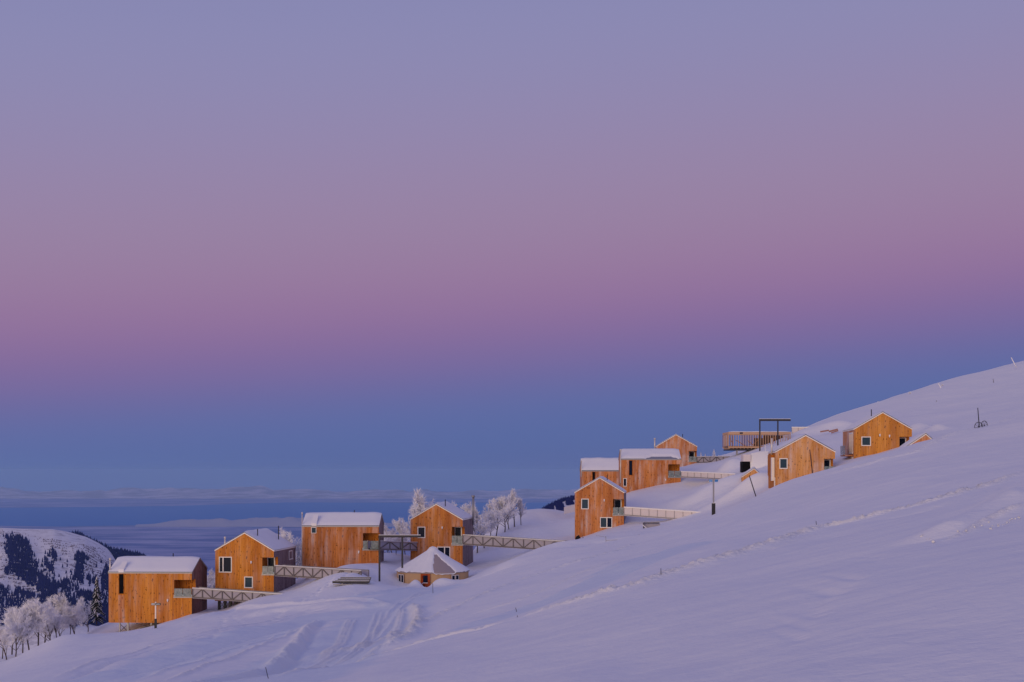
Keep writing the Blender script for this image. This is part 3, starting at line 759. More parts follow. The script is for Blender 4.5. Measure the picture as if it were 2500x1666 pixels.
    if kind == 'gable':
        k0 = (ha-he)/(ax-x0); k1 = (ha-he)/(x1-ax)
        pr = [(x0-ov, he-ov*k0+g_), (ax, ha+g_), (x1+ov, he-ov*k1+g_)]
        slab(pr[0], pr[1], -ov, L+ov, 'y'); slab(pr[1], pr[2], -ov, L+ov, 'y'); axn = 'y'; al = (-ov-.015, L+ov)
    else:
        k0 = (zr-he)/(L/2); pr = [(-ov, he-ov*k0+g_), (L/2, zr+g_), (L+ov, he-ov*k0+g_)]
        slab(pr[0], pr[1], x0-ov, x1+ov, 'x'); slab(pr[1], pr[2], x0-ov, x1+ov, 'x'); axn = 'x'; al = (x0-ov, x1+ov)
    roof = rf.build('roof', GALV if kind == 'eave' else WHITE, R)
    snow_cap(roof, [(a, z+t_+.004) for a, z in pr], al, 'y' if axn == 'y' else 'x', th, rnd.uniform(1, 50), bare=bare)
    def roofz(x, y):
        return zt(x) if kind == 'gable' else he+(zr-he)*(1-abs(y-L/2)/(L/2))
    for (px, top, yy) in vents:
        x = lx(px)*(1+yy/d); z = roofz(x, yy); q = MB(); zt2 = (HZ-top)/F*(d+yy)-base.z
        q.tube([(x,yy,z-.1),(x,yy,zt2)], .06, 8); q.build('vent_pipe', STEEL, R)
    for (px, top, bot, m, r_) in pipes:
        x = lx(px); q = MB(); q.tube([(x,.25,lz(bot)),(x,.25,lz(top)-.25)], r_, 10); q.tube([(x,.25,lz(top)-.25),(x,.25,lz(top))], r_*1.35, 10); q.build('chimney', m, R)
    for (px, py) in lamps:
        q = MB(); q.box(lx(px)-.07, lx(px)+.07, -.16, -.002, lz(py)-.1, lz(py)+.1); q.tube([(lx(px),-.12,lz(py)-.1),(lx(px),-.12,lz(py)-.22)], .05, 8); q.build('wall_lamp', FROSTM, R)
    for (px, bot, m, w, yy) in stilts:
        q = MB(); q.box(lx(px)-w/2, lx(px)+w/2, yy, yy+w, lz(bot)-.6, -.003); q.build('stilt', m, R)
    return R, dict(lx=lx, lz=lz, s=s, W=W, he=he, L=L, d=d, xc=xc, base=base)

STW = [(290,1548,GALV,.16,.2),(310,1546,GALV,.22,.2),(367,1532,GALV,.18,.3)]
C1, i1 = cabin('amber plank cabin on steel legs, long side to us, beside the wood at far left', 'eave', 264.5, 469, 160, 1400, 1365.5, 1521, 6.9, -2, W_WARM, W_BROWN,
  wins=[(289,302.5,1401,1451,dict(m=VOID,fw=.05,frame=W_IN))], recess=(425.6,1416,1456,1437), strips=[(288.5,303,1453)], stilts=STW, vents=[(402,1351,3.45)], pipes=[(266.3,1363,1402,PIPE,.10)], lamps=[(410,1465)], recess_door=False, th=.2)
q = MB()
for a, e in (((290,1524),(310,1544)),((310,1524),(290,1544)),((330,1523),(372,1534)),((340,1536),(385,1522))):
    q.bar((i1['lx'](a[0]),.3,i1['lz'](a[1])),(i1['lx'](e[0]),.3,i1['lz'](e[1])),.05)
q.build('brace', STEEL, C1)
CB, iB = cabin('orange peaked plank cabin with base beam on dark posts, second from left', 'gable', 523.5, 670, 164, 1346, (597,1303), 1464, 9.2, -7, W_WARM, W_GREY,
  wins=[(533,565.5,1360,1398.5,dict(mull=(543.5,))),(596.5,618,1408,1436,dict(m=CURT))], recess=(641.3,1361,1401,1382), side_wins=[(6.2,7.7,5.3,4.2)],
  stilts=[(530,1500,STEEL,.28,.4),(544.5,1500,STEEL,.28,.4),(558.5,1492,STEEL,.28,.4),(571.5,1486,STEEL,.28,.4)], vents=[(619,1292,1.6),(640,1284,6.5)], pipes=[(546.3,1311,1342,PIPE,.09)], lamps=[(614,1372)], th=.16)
q = MB(); q.box(iB['lx'](523),iB['lx'](606),-.06,.3,-.2,.003); q.build('base_beam', W_STUDD, CB)
q = MB()
for a, e in (((531,1468),(543,1488)),((543,1468),(531,1488)),((546,1468),(557,1486)),((557,1468),(546,1486))):
    q.bar((iB['lx'](a[0]),.55,iB['lz'](a[1])),(iB['lx'](e[0]),.55,iB['lz'](e[1])),.05)
q.build('brace', STEEL, CB)
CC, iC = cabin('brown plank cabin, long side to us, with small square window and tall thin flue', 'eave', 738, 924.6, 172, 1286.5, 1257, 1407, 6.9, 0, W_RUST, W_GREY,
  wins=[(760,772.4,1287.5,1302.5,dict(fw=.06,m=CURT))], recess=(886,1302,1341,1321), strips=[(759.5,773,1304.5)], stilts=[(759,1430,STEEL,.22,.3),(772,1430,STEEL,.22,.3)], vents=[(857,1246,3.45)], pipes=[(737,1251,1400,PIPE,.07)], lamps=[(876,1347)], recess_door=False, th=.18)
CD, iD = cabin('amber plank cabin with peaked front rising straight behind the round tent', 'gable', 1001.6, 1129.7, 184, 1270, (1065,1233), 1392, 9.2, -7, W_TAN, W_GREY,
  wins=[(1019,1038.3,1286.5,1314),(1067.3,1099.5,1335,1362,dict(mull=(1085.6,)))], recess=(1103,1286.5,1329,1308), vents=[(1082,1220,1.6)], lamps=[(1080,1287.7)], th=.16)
q = MB(); X1 = iD['W']/2+.3; zf = iD['lz']
q.tube([(X1,7.2,5.6),(X1,7.2,9.3)], .16, 10); q.tube([(X1,7.2,9.3),(X1,7.2,9.55)], .24, 10); q.build('flue', GALV, CD)
CE, iE = cabin('tall frost-dusted peaked plank cabin with a dark rock at its foot', 'gable', 1403.6, 1522.6, 190, 1204, (1464.3,1168.6), 1335, 9.2, -6.5, W_PALE, W_GREY,
  wins=[(1419.3,1437.5,1218,1243.7,dict(m=CURT)),(1464.8,1494.5,1263,1289,dict(mull=(1481.5,),panes=(CURT,GLASS)))], recess=(1496.2,1219,1256.5,1239), vents=[(1480,1160,2.5)], lamps=[(1475,1221)], th=.16)
CG, iG = cabin('frosted plank cabin, long side to us, behind the tall rock-footed one', 'eave', 1517, 1662, 214, 1123, 1101, 1214, 6.9, -1, W_PALE, W_PALE,
  wins=[(1535,1544.6,1124,1161,dict(m=GLASS,fw=.05,frame=W_IN)),(1521.5,1530,1168,1188,dict(fw=.08))], recess=(1631.3,1134,1164.5,1150), strips=[(1535,1544.6,1163)], pipes=[(1515.5,1097,1180,PIPE,.09)], lamps=[(1625,1171)], recess_door=False, th=.2, bare=(1.6,2.6,.1,1.1))
CH, iH = cabin('frosted plank cabin long side to us, half hidden behind two others, thick clean snow roof', 'eave', 1421, 1560, 232, 1151, 1123, 1215, 6.9, 0, W_PALE, W_PALE,
  wins=[(1445.7,1453.7,1152,1190,dict(m=VOID,fw=.05,frame=W_IN))], pipes=[(1419.5,1125,1165,PIPE,.09)], th=.22)
CF, iF = cabin('pink-frosted plank cabin with peaked front, hindmost of the middle cluster, slim flue at its left', 'gable', 1602, 1701, 242, 1091.5, (1650.4,1063), 1156, 9.2, -6, W_PINK, W_PALE,
  recess=(1681,1101.6,1126.5,1115), vents=[(1666.7,1060,2.0)], pipes=[(1599,1069.5,1100,PIPE,.12)], th=.16)
CL, iL = cabin('golden frosted plank cabin with peaked front and a dark pole leaning on it', 'gable', 1894.3, 2037.4, 168, 1105, (1967,1065), 1195, 9.2, -5, W_GOLDP, W_GOLDP,
  wins=[(1903.8,1923.5,1119,1145,dict(m=CURT))], recess=(2011,1120.6,1150,1139), pipes=[], th=.2, left_m=W_IN)
q = MB(); xL = -iL['W']/2
q.box(xL-.35, xL-.003, 2.0, 6.2, 1.6, iL['he']-.25); bay = q.build('bay', W_IN, CL)
q = MB(); q.box(xL-.36, xL-.02, 1.0, 1.9, 1.0, iL['he']-.6); q.build('side_window', WHITE, CL)
q = MB(); q.tube([(xL-.15,3.0,iL['he']-.3),(xL-.15,3.0,iL['he']+1.75)], .11, 10); q.build('chimney', PIPE, CL)
q = MB(); q.box(xL-.05, xL-.003, .25, .55, 0, 1.4); q.box(xL-.05, xL-.003, 1.0, 1.3, 0, 1.4); q.build('side_post', WHITE, CL)
CT, iT = cabin('golden knotty plank cabin with peaked front, uppermost and farthest right', 'gable', 2086, 2224.7, 172, 1049.5, (2155,1009), 1140, 9.2, -5, W_GOLD, W_GOLD,
  wins=[(2104,2126.8,1066.3,1089,dict(m=CURT))], recess=(2194.8,1066.8,1102,1090), vents=[(2136,1000,2.4)], lamps=[(2148,1062),(2171,1064)], th=.18, left_m=W_PINK)
xL = -iT['W']/2
wd = window(CT, .7, 3.6, 1.6, 4.2, axis='l', X=xL, mull=(1.6,2.6), fw=.16)
q = MB(); q.box(xL-.9, xL-.87, 1.0, 5.0, 1.5, 2.6); q.build('glass_rail', RAILG, CT)
q = MB(); q.box(xL-.9, xL-.003, 1.0, 5.0, 1.3, 1.45); q.build('side_balcony', W_PINK, CT)
for yy in (.5, 1.6, 2.7):
    q = MB(); q.box(xL-.06, xL-.003, yy, yy+.3, 0, 1.2); q.build('side_post', WHITE, CT)

# roof skylight hatches where the tall windows run up into the roof (cut in the snow)
def hatch(R, I, a, e, up):
    zr = I['he']; k = .62
    q = MB(); x0, x1 = I['lx'](a), I['lx'](e)
    pts = [(x0,-.09,zr+.42),(x1,-.09,zr+.42),(x1,up,zr+.42+up*k),(x0,up,zr+.42+up*k)]
    lo = [(p[0],p[1],p[2]-.3) for p in pts]
    q.poly(pts); 
    for i in range(4): j = (i+1) % 4; q.poly([lo[i],lo[j],pts[j],pts[i]])
    q.build('skylight', FROSTM, R)
hatch(CC, iC, 761, 773, 1.6); hatch(C1, i1, 289, 302, 1.3)

# half-buried gables
def buried(label, xl, xr, ax, ye, ya, yb, d, rz, L, wood):
    return cabin(label, 'gable', xl, xr, d, ye, (ax, ya), yb, L, rz, wood, wood, th=.22, group='snow-buried gables', cat='shed', name='shed')
buried('small golden gable just showing above the snow bank left of the leaning-pole cabin', 1812, 1862, 1841, 1166, 1146, 1185, 188, -8, 6, W_GOLDP)
buried('small pinkish gable nearly swallowed by snow beside the uppermost right cabin', 2208, 2300, 2260, 1098, 1062, 1110, 160, -8, 5, W_PINK)

# ------------------------------------------------------------------ access bridges
def bridge(label, a, e, hpx, n, style='truss', wd=1.5):
    """a, e: (px, py_top, depth) of the near top rail ends; hpx height in pixels"""
    A = at(*a); E = at(*e); h = hpx*a[2]/F
    R = empty('footbridge', A - Vector((0,0,h))); tag(R, label, 'footbridge', 'footbridges to the cabins')
    D = E-A; fl = Vector((D.x, D.y, 0)); nrm = Vector((-fl.y, fl.x, 0)).normalized()*wd
    top = lambda t: Vector((0,0,h)) + D*t
    bot = lambda t: D*t
    q = MB()
    for k in range(1):
        p0, p1 = bot(0), bot(1); q.poly([p0, p1, p1+nrm, p0+nrm]); q.poly([p0-Vector((0,0,.12)), p0-Vector((0,0,.12))+nrm, p1-Vector((0,0,.12))+nrm, p1-Vector((0,0,.12))]); q.poly([p0, p0-Vector((0,0,.12)), p1-Vector((0,0,.12)), p1])
    q.build('deck', MESHP if style == 'truss' else PANEL, R)
    for sd, off in (('near', Vector((0,0,0))), ('far', nrm)):
        q = MB(); q.bar(top(0)+off, top(1)+off, .11); q.build('handrail', GALV if style == 'truss' else WHITE, R)
        q = MB(); q.bar(bot(0)+off, bot(1)+off, .12)
        for k in range(n+1):
            t = k/n; q.bar(bot(t)+off, top(t)+off, .10 if style == 'truss' else .045)
            if k < n and style == 'truss':
                if k % 2 == 0: q.bar(bot(t)+off, top(t+1/n)+off, .09)
                else: q.bar(top(t)+off, bot(t+1/n)+off, .09)
        q.build('truss', TRUSS if style == 'truss' else GALV, R)
        iv = nrm.normalized()*(.06 if sd == 'near' else -.06)
        q = MB(); z = Vector((0,0,.05)); th_ = nrm.normalized()*(.02 if sd == 'near' else -.02)
        c4 = [bot(0)+off+iv+z, bot(1)+off+iv+z, top(1)+off+iv-z, top(0)+off+iv-z]
        q.poly(c4); q.poly([p+th_ for p in reversed(c4)])
        q.build('mesh_panel', MESHP if style == 'truss' else PANEL, R)
    q = MB(); q.bar(top(0)+Vector((0,0,.075)), top(1)+Vector((0,0,.075)), .12, .05); q.build('rail_snow', FROSTM, R)
    return R
bridge('steel truss footbridge from the leftmost cabin passing in front of the second cabin', (470,1437,159.3), (690,1452,156), 21.5, 9)
bridge('steel truss footbridge from the second cabin passing in front of the tall-flue cabin', (671,1382,162.8), (882,1394.5,157.2), 22.5, 9)
bridge('pale truss footbridge glimpsed between the tall-flue cabin and the tent cabin', (926,1322,171), (1090,1328,196), 19, 7)
bridge('longest steel truss footbridge running right from the tent cabin into the snow', (1130,1307,182.4), (1380,1323,176), 21.5, 10)
bridge('white boarded footbridge running right from the tall frosted cabin past the blue-signed post', (1523.5,1239,189), (1775,1256,180), 18.5, 12, 'board')
bridge('white boarded footbridge right of the roof-slide cabin', (1663,1152,212.5), (1795,1158,202), 12.5, 8, 'board')
bridge('dark-braced truss footbridge reaching from the hindmost pink cabin to the wooden skeleton', (1701.5,1116,241), (1815,1115,232), 13.5, 7)
bridge('white boarded footbridge on the skyline above the leaning-pole cabin', (1933,1044,236), (2045,1044.5,232), 15, 7, 'board')
# pale boarded end beyond the tall frosted cabin
q = MB(); A = at(1377,1239,215); E = at(1410,1230,208); hh = Vector((0,0,-1.05))
for dY in (0, .35): 
    v = Vector((0,dY,0)); q.poly([A+v,E+v,E+v+hh*1.05,A+v+hh])
q.poly([A,E,E+Vector((0,.35,0)),A+Vector((0,.35,0))]); q.poly([A,A+Vector((0,.35,0)),A+Vector((0,.35,0))+hh,A+hh])
tag(q.build('board_wall', PANEL), 'pale boarded parapet sticking out left behind the tall frosted cabin', 'wall')

# ------------------------------------------------------------------ wooden house skeleton and steel portals
d = 226.0; s = d/F; FO = at(1854, 1099, d); R = empty('house_frame', FO); tag(R, 'unfinished house skeleton of bare wooden studs on posts against the sky', 'house frame')
lx = lambda px: (px-1854)*s; lz = lambda py: (1099-py)*s
x0, x1 = lx(1778), lx(1930.5); Ld = 6.0
for yy, nm in ((0,'front'), (Ld,'back')):
    q = MB(); q.box(x0, x1, yy, yy+.16, lz(1060.5), lz(1055)); q.build('header', W_STUD, R)
    q = MB(); q.box(x0, x1, yy+.005, yy+.15, lz(1094), lz(1090.5)); q.build('sill', W_STUD, R)
    n = 25
    for k in range(n+1):
        if yy and 4 < k < 8: continue
        x = x0+(x1-x0-.09)*k/n; q = MB(); q.box(x, x+.085, yy+.01, yy+.14, lz(1090.4), lz(1060.6)); q.build('stud', W_STUD if not yy else W_STUDD, R)
for x in (x0, x1-.09):
    q = MB()
    for k in range(6): q.box(x+.001, x+.088, .3+k*.95, .4+k*.95, lz(1090.4), lz(1060.6))
    q.box(x, x+.09, .17, Ld-.01, lz(1060.5), lz(1055.2)); q.build('end_wall', W_STUD, R)
for a, e in (((1782,1070),(1791,1084)),((1796,1074),(1822,1090)),((1826,1076),(1842,1089)),((1853,1072),(1838,1088)),((1893,1066),(1886,1084)),((1926,1072),(1916,1084))):
    q = MB(); q.bar((lx(a[0]),.30,lz(a[1])),(lx(e[0]),.30,lz(e[1])),.10); q.build('brace', W_STUDD, R)
q = MB(); q.box(lx(1857), x1-.12, Ld-.1, Ld-.02, lz(1090), lz(1068)); q.box(lx(1880), x1-.12, Ld-.1, Ld-.02, lz(1068), lz(1061)); q.build('plywood', mat('plywood_shade_tint', (.075,.032,.016), .8), R)  # plywood back, colour darkened to stand for the unlit interior behind the studs
q = MB(); q.box(x0, lx(1890), .2, Ld-.2, lz(1090.2), lz(1089.2)); q.build('floor', W_STUDD, R)
q = MB()
for k in range(17): x = x0+.2+k*.58; q.box(x, x+.07, .02, Ld, lz(1096.5), lz(1094.1))
q.build('joists', W_STUD, R)
q = MB(); q.box(x0+.1, x1, .12, .36, lz(1099.5), lz(1096.6)); q.box(x0+.1, x1, Ld-.4, Ld-.15, lz(1099.5), lz(1096.6)); q.box(x0+.1, x1, .4, Ld-.5, lz(1098), lz(1096.7)); q.build('underbeam', STEEL, R)
for px in (1800.5, 1850):
    q = MB(); q.box(lx(px)-.12, lx(px)+.12, .5, .74, -1.6, lz(1099.6)); q.build('post', GALV, R)
q = MB(); q.box(lx(1806), lx(1813.5), -.03, 0.0, lz(1059.8), lz(1056)); q.build('plate', STEEL, R)
snow_cap(R, [(0, lz(1055)+.003), (.08, lz(1055)+.003), (.16, lz(1055)+.003)], (x0, x1), 'x', .1, 4, name='beam_snow')

def portal(label, beam, posts, d, w):
    R = empty('steel_portal', at(posts[0][0], posts[0][2], d)); b0 = Vector(R.location)
    tag(R, label, 'steel frame', 'dark steel portals')
    s = d/F; q = MB(); z0 = (HZ-beam[3])*s-b0.z; z1 = (HZ-beam[2])*s-b0.z
    X = lambda px: (px-1250)*s-b0.x
    q.box(X(beam[0]), X(beam[1]), -.14, .14, z0, z1); q.build('beam', STEEL, R)
    for px, t, bt in posts:
        q = MB(); q.box(X(px)-w/2, X(px)+w/2, -w/2, w/2, (HZ-bt)*s-b0.z-.5, z0-.003); q.build('post', STEEL, R)
    q = MB(); q.box(X(beam[0]), X(beam[1]), -.13, .13, z1+.003, z1+.05); q.build('beam_snow', FROSTM, R)
portal('dark steel beam on two posts crossing in front of the wooden house skeleton', (1853.5,1930,1023.5,1028.5), [(1855,1028,1099),(1899,1028,1090)], 219, .19)
portal('dark steel beam on two tall posts left of the round tent', (925,1027,1307,1312.5), [(926.5,1312,1409),(982.3,1312,1376)], 159, .2)

# ------------------------------------------------------------------ yurt
d = 166.0; YB = at(1056.5, 1436, d); R = empty('yurt', YB); tag(R, 'round canvas tent with conical snowy roof and reddish door, banked with snow', 'yurt')
s = (d-4)/F; rad = 4.18; hw = (1436-1391)*s; hr = (1436-1336)*s
def ring_sheet(b, a0, a1, r, z0, z1, n):
    for k in range(n):
        p, q_ = a0+(a1-a0)*k/n, a0+(a1-a0)*(k+1)/n
        b.poly([(r*math.cos(p), r*math.sin(p), z0), (r*math.cos(q_), r*math.sin(q_), z0), (r*math.cos(q_), r*math.sin(q_), z1), (r*math.cos(p), r*math.sin(p), z1)], True)
q = MB(); ring_sheet(q, 0, 2*math.pi, rad, -.8, hw, 72); q.build('wall', CANVAS, R)
q = MB(); n = 72
pr = [(rad+.12, hw-.12), (rad+.1, hw), (rad*.55, hw+(hr-hw)*.46), (.62, hr-.35), (.5, hr-.1), (0.01, hr)]
for k in range(n):
    a, c = 2*math.pi*k/n, 2*math.pi*(k+1)/n
    for (r0, z0), (r1, z1) in zip(pr[:-1], pr[1:]):
        q.poly([(r0*math.cos(a),r0*math.sin(a),z0),(r0*math.cos(c),r0*math.sin(c),z0),(r1*math.cos(c),r1*math.sin(c),z1),(r1*math.cos(a),r1*math.sin(a),z1)], True)
yr = q.build('roof', ROOFC, R)
# snow blanket on the cone with a bare slid sector facing front-right
na, nr = 120, 24; A_, R_ = np.meshgrid(np.linspace(0, 2*np.pi, na), np.linspace(0, 1, nr))
rr = .02+(rad+.2-.02)*R_; zz = np.interp(rr, [0, .5, .62, rad*.55, rad+.2], [hr+.1, hr-.06, hr-.32, hw+(hr-hw)*.46, hw-.03])
th_ = .09+.02*np.sin(A_*3+1)+.04*fbm(A_*3, R_*5, 4)
ang = (A_-1.5*np.pi)           # 0 = front
bare = np.clip((.34-abs(ang-(.30+.10*R_)))*14, 0, 1)*np.clip((R_-.22)*10, 0, 1)*np.clip((.93-R_*0)*10, 0, 1)
bare = bare*(abs(ang-(.30+.10*R_)) < .10+.36*np.clip(R_-.15, 0, 1))
flute = .05*np.clip(np.sin(A_*16), 0, 1)*(abs(ang+.75) < .55)*(R_ > .25)
zz = zz+th_-bare*(th_+.14)-flute + (R_ > .985)*(-.05-.05*np.sin(A_*31)*np.sin(A_*7.3))
grid_obj('roof_snow', rr*np.cos(A_), rr*np.sin(A_), zz, RSNOW, yr)
def on_wall(px):
    x = (px-1056.5)*s; a = math.asin(max(-1, min(1, x/rad))); return a
def wall_unit(name, m, px0, px1, py0, py1, off, parent, thick=.06):
    a = on_wall((px0+px1)/2); w = (px1-px0)*s/max(.45, math.cos(a)); zc0 = (1436-py1)*s; zc1 = (1436-py0)*s
    M = Matrix.Rotation(a, 4, 'Z') @ Matrix.Translation((0, -rad-off, 0))
    q = MB(); q.box(-w/2, w/2, 0, thick, zc0, zc1, M); return q.build(name, m, parent), M, w, zc0, zc1
for (p0, p1, q0, q1) in ((976,990.6,1397,1419.5),(1105,1123,1397,1412)):
    wq, M, w, z0, z1 = wall_unit('window', mat('window_trim', (.30,.16,.13), .7), p0, p1, q0, q1, .09, R)
    q = MB()
    for k in (0, 1): q.box(-w/2+.04+k*w/2, -.03+k*w/2, -.03, -.003, z0+.05, z1-.05, M)
    fr = q.build('sash', WHITE, wq)
    q = MB()
    for k in (0, 1): q.box(-w/2+.11+k*w/2, -.09+k*w/2, -.045, -.033, z0+.13, z1-.12, M)
    q.build('pane', GLASS, wq)
dq, M, w, z0, z1 = wall_unit('door', REDW, 1032.5, 1055.5, 1394, 1436, .16, R, .2)
q = MB(); q.box(-w*.24, w*.26, -.02, -.003, z0+(z1-z0)*.50, z1-.18, M); q.build('pane', GLASS, dq)
q = MB(); q.box(-w*.24, w*.26, -.05, -.003, z0+(z1-z0)*.46, z0+(z1-z0)*.495, M); q.build('sill', FROSTM, dq)
q = MB(); q.box(-w*.47, -w*.36, -.06, -.003, z0, z1-.05, M); q.build('jamb', REDW, dq)
q = MB(); q.box(-w*.33, -w*.28, -.09, -.003, z0+(z1-z0)*.40, z0+(z1-z0)*.47, M); q.build('handle', FROSTM, dq)

# ------------------------------------------------------------------ posts, signs, fences, small things
def base_on(px, py, ymin=0): return hit(px, py, ymin)
# black direction sign at the leftmost cabin
p = base_on(380, 1536); s = p.y/F
R = empty('sign_post', p); tag(R, 'pale post in black sleeve carrying a small black direction sign before the leftmost cabin', 'sign post')
q = MB(); q.box(-.10,.10,-.10,.10,-.5,(1536-1511)*s); q.build('sleeve', BLACK, R)
q = MB(); q.box(-.055,.055,-.055,.055,(1536-1511)*s+.003,(1536-1470)*s); q.build('post', PIPE, R)
q = MB(); q.box((370-380)*s,(393-380)*s,-.10,-.06,(1536-1478)*s,(1536-1472.5)*s); sg = q.build('sign', SIGNB, R)
q = MB(); q.box((371-380)*s,(378-380)*s,-.112,-.103,(1536-1477.2)*s,(1536-1473.2)*s); q.build('symbol_plate', FROSTM, sg)
q = MB()
for k in range(2): q.box((372.4+k*2.6-380)*s,(374.2+k*2.6-380)*s,-.122,-.115,(1536-1476.2)*s,(1536-1474.2)*s)
q.build('symbol', SIGNB, sg)
q = MB()
for k in range(7): q.box((380.2+k*1.55-380)*s,(381.3+k*1.55-380)*s,-.112,-.103,(1536-1475.9)*s,(1536-(1474.0 if k in (0,3,5) else 1474.6))*s)
q.build('lettering', FROSTM, sg)
# blue twin sign post
p = at(1742, 1260, 147.5); p.z = gz(p.x, p.y); s = p.y/F
R = empty('sign_post', p); tag(R, 'grey post in thick black sleeve with two blue plates at its top', 'sign post')
zz = lambda py: (HZ-py)*s-p.z
q = MB(); q.box(-.17,.17,-.17,.17,-.6,zz(1229)); q.build('sleeve', BLACK, R)
q = MB(); q.box(-.075,.075,-.075,.075,zz(1229)+.003,zz(1170)); q.build('post', GALV, R)
for k in (-1, 1):
    M = Matrix.Rotation(math.radians(14*k), 4, 'Z'); q = MB(); q.box(min(k*.1,k*.45),max(k*.1,k*.45),-.14,-.10,zz(1177),zz(1171),M); q.build('sign', BLUES, R)
q = MB(); q.box(-.16,.16,-.16,.16,zz(1229)+.003,zz(1229)+.05); q.build('sleeve_snow', FROSTM, R)

def pole(label, top, bot, Y, r, m, cat='pole', name='pole', group=None, lean=0):
    T = at(top[0], top[1], Y); Bp = at(bot[0], bot[1], Y); v = (Bp-T).normalized()
    q = MB(); q.tube([T-Bp, (T-Bp)*.5, v*.5], [r*.85, r, r], 7); o = q.build(name, m, None, Bp); tag(o, label, cat, group); return o
pole('thin dark pole leaning left out of the snow bank below the small golden gable', (1829,1161), (1845,1211), 150, .055, STEEL)
pole('dark pole leaning against the front of the golden frosted cabin', (1977,1098), (1983.5,1153), 165.5, .06, mat('brown_pole', (.06,.025,.03), .7))
pole('frost-white pole leaning left on the skyline at far right', (2468.5,873), (2479,893), 318, .10, FROSTM)
pole('frost-white pole leaning left just below the skyline above the uppermost cabin', (2291,936), (2301,955), 315, .10, FROSTM)
pole('short grey stake on the upper snowfield right of the uppermost cabin roof', (2286,978), (2287,985), 280, .07, GALV, 'stake', 'stake')
pole('short faint stake high on the upper right snowfield', (2424.5,925), (2425,929), 290, .07, GALV, 'stake', 'stake')
pole('thin white stake beside the snowy hump under the house skeleton', (1868,1086), (1869.5,1108), 205, .05, FROSTM)
for lab, a, e in (('thin dark marker stake at the end of the rough track, lower middle', (1613.5,1388), (1614,1418)), ('thin dark marker stake standing in the rough snow track, right of middle', (1992,1272), (1993.5,1288)),
                  ('bent thin marker stake near the bottom edge, upper of the two close together', (1259,1484), (1261,1493)), ('bent thin marker stake near the bottom edge, lower of the two close together', (1262.5,1503), (1264.5,1512)),
                  ('thin black stake beside the ploughed bend at bottom left, upper of the pair', (648.5,1629), (650.5,1638)), ('thin black stake beside the ploughed bend at bottom left, lower of the pair', (653,1649), (655.5,1658)),
                  ('fine stake standing in the snow in front of the round tent', (1056.5,1425), (1057,1449))):
    p = base_on(*e); pole(lab, a, e, p.y, .006*p.y/45+.006, STEEL, 'stake', 'stake', 'marker stakes in the snow')
# wheels of a buried farm implement
for i, (px, py, rpx, lab) in enumerate([(2389,1043,11,'rusty spoked wheel half buried in the far right snow, nearer of the two'), (2403,1040,11,'rusty spoked wheel half buried in the far right snow, farther right of the two')]):
    c = at(px, py-1, 148+i*.8); r = rpx*148/F; R = empty('wheel', c, math.radians(-15 if not i else 20)); tag(R, lab, 'wheel', 'half-buried iron wheels')
    q = MB(); q.tube([(r*math.cos(2*math.pi*k/28)*.82, 0, r*math.sin(2*math.pi*k/28)) for k in range(29)], .035, 6, False); q.build('rim', STEEL, R)
    for k in range(8):
        a = 2*math.pi*k/8+.3; q = MB(); q.tube([(0,0,0),(r*math.cos(a)*.82,0,r*math.sin(a))], .016, 5); q.build('spoke', STEEL, R)
pole('slim dark pole rising straight beside the half-buried iron wheels', (2387,996), (2391,1046), 148.5, .05, STEEL)
# snow-covered picnic table / platform
s = 149.5/F
R = empty('picnic_table', at(850,1436,149.5)); tag(R, 'long dark slatted table half sunk in snow left of the round tent', 'table')
for k in range(4):
    q = MB(); z0 = (1436-(1424-k*2.6))*s; q.box((812+k*5-850)*s,(902-850)*s,-.2+k*.55,.2+k*.55,z0,z0+.15+(.06 if k == 0 else 0)); sl = q.build('slat', STEEL, R)
    q = MB(); q.box((813+k*5-850)*s,(901-850)*s,-.10+k*.55,.20+k*.55,z0+.153+(.06 if k == 0 else 0),z0+.18+(.06 if k == 0 else 0)); q.build('slat_snow', FROSTM, sl)
q = MB(); q.box((815-850)*s,(862-850)*s,-.55,-.25,(1436-1428)*s,(1436-1426)*s); q.build('bench', GALV, R)
q = MB(); q.box((834-850)*s,(837-850)*s,-.1,.1,-.5,(1436-1424)*s-.003); q.build('leg', GALV, R)
# buried stair frame near the tall frosted cabin
p = at(1587,1292,179); s = 179/F; R = empty('stair_frame', p); tag(R, 'dark handrail frame sunk in a snow hollow right of the tall frosted cabin', 'frame')
q = MB(); q.box((1570-1587)*s,(1610-1587)*s,-.06,.06,(1292-1278.5)*s,(1292-1276)*s); q.build('top_rail', STEEL, R)
q = MB(); q.box((1570-1587)*s,(1572.5-1587)*s,-.06,.06,-.5,(1292-1278.6)*s); q.build('post', STEEL, R)
q = MB(); q.bar(((1569-1587)*s,-.15,(1292-1282)*s),((1582-1587)*s,-.15,(1292-1293)*s),.09); q.build('slope_rail', FROSTM, R)
q = MB(); q.box((1573-1587)*s,(1612-1587)*s,.3,.4,-.8,(1292-1279)*s); q.build('back_panel', MESHP, R)
# wire fence
FPT = [(1480,1330),(1521,1327),(1543,1326.5),(1563,1323)]
p0 = at(1480,1330,160); R = empty('wire_fence', p0); tag(R, 'low wire fence of thin posts half buried below the tall frosted cabin', 'fence')
tops = [(1479,1310),(1519,1318),(1537,1316.5),(1560,1305)]
for t, e in zip(tops, FPT):
    q = MB(); q.bar(at(t[0],t[1],160)-p0, at(e[0],e[1]+4,160)-p0, .06); q.build('post', GALV, R)
q = MB(); q.bar(at(1480,1320,160)-p0, at(1562,1315.5,160)-p0, .05); q.bar(at(1455,1308,160)-p0, at(1480,1312,160)-p0, .04); q.build('wire', GALV, R)
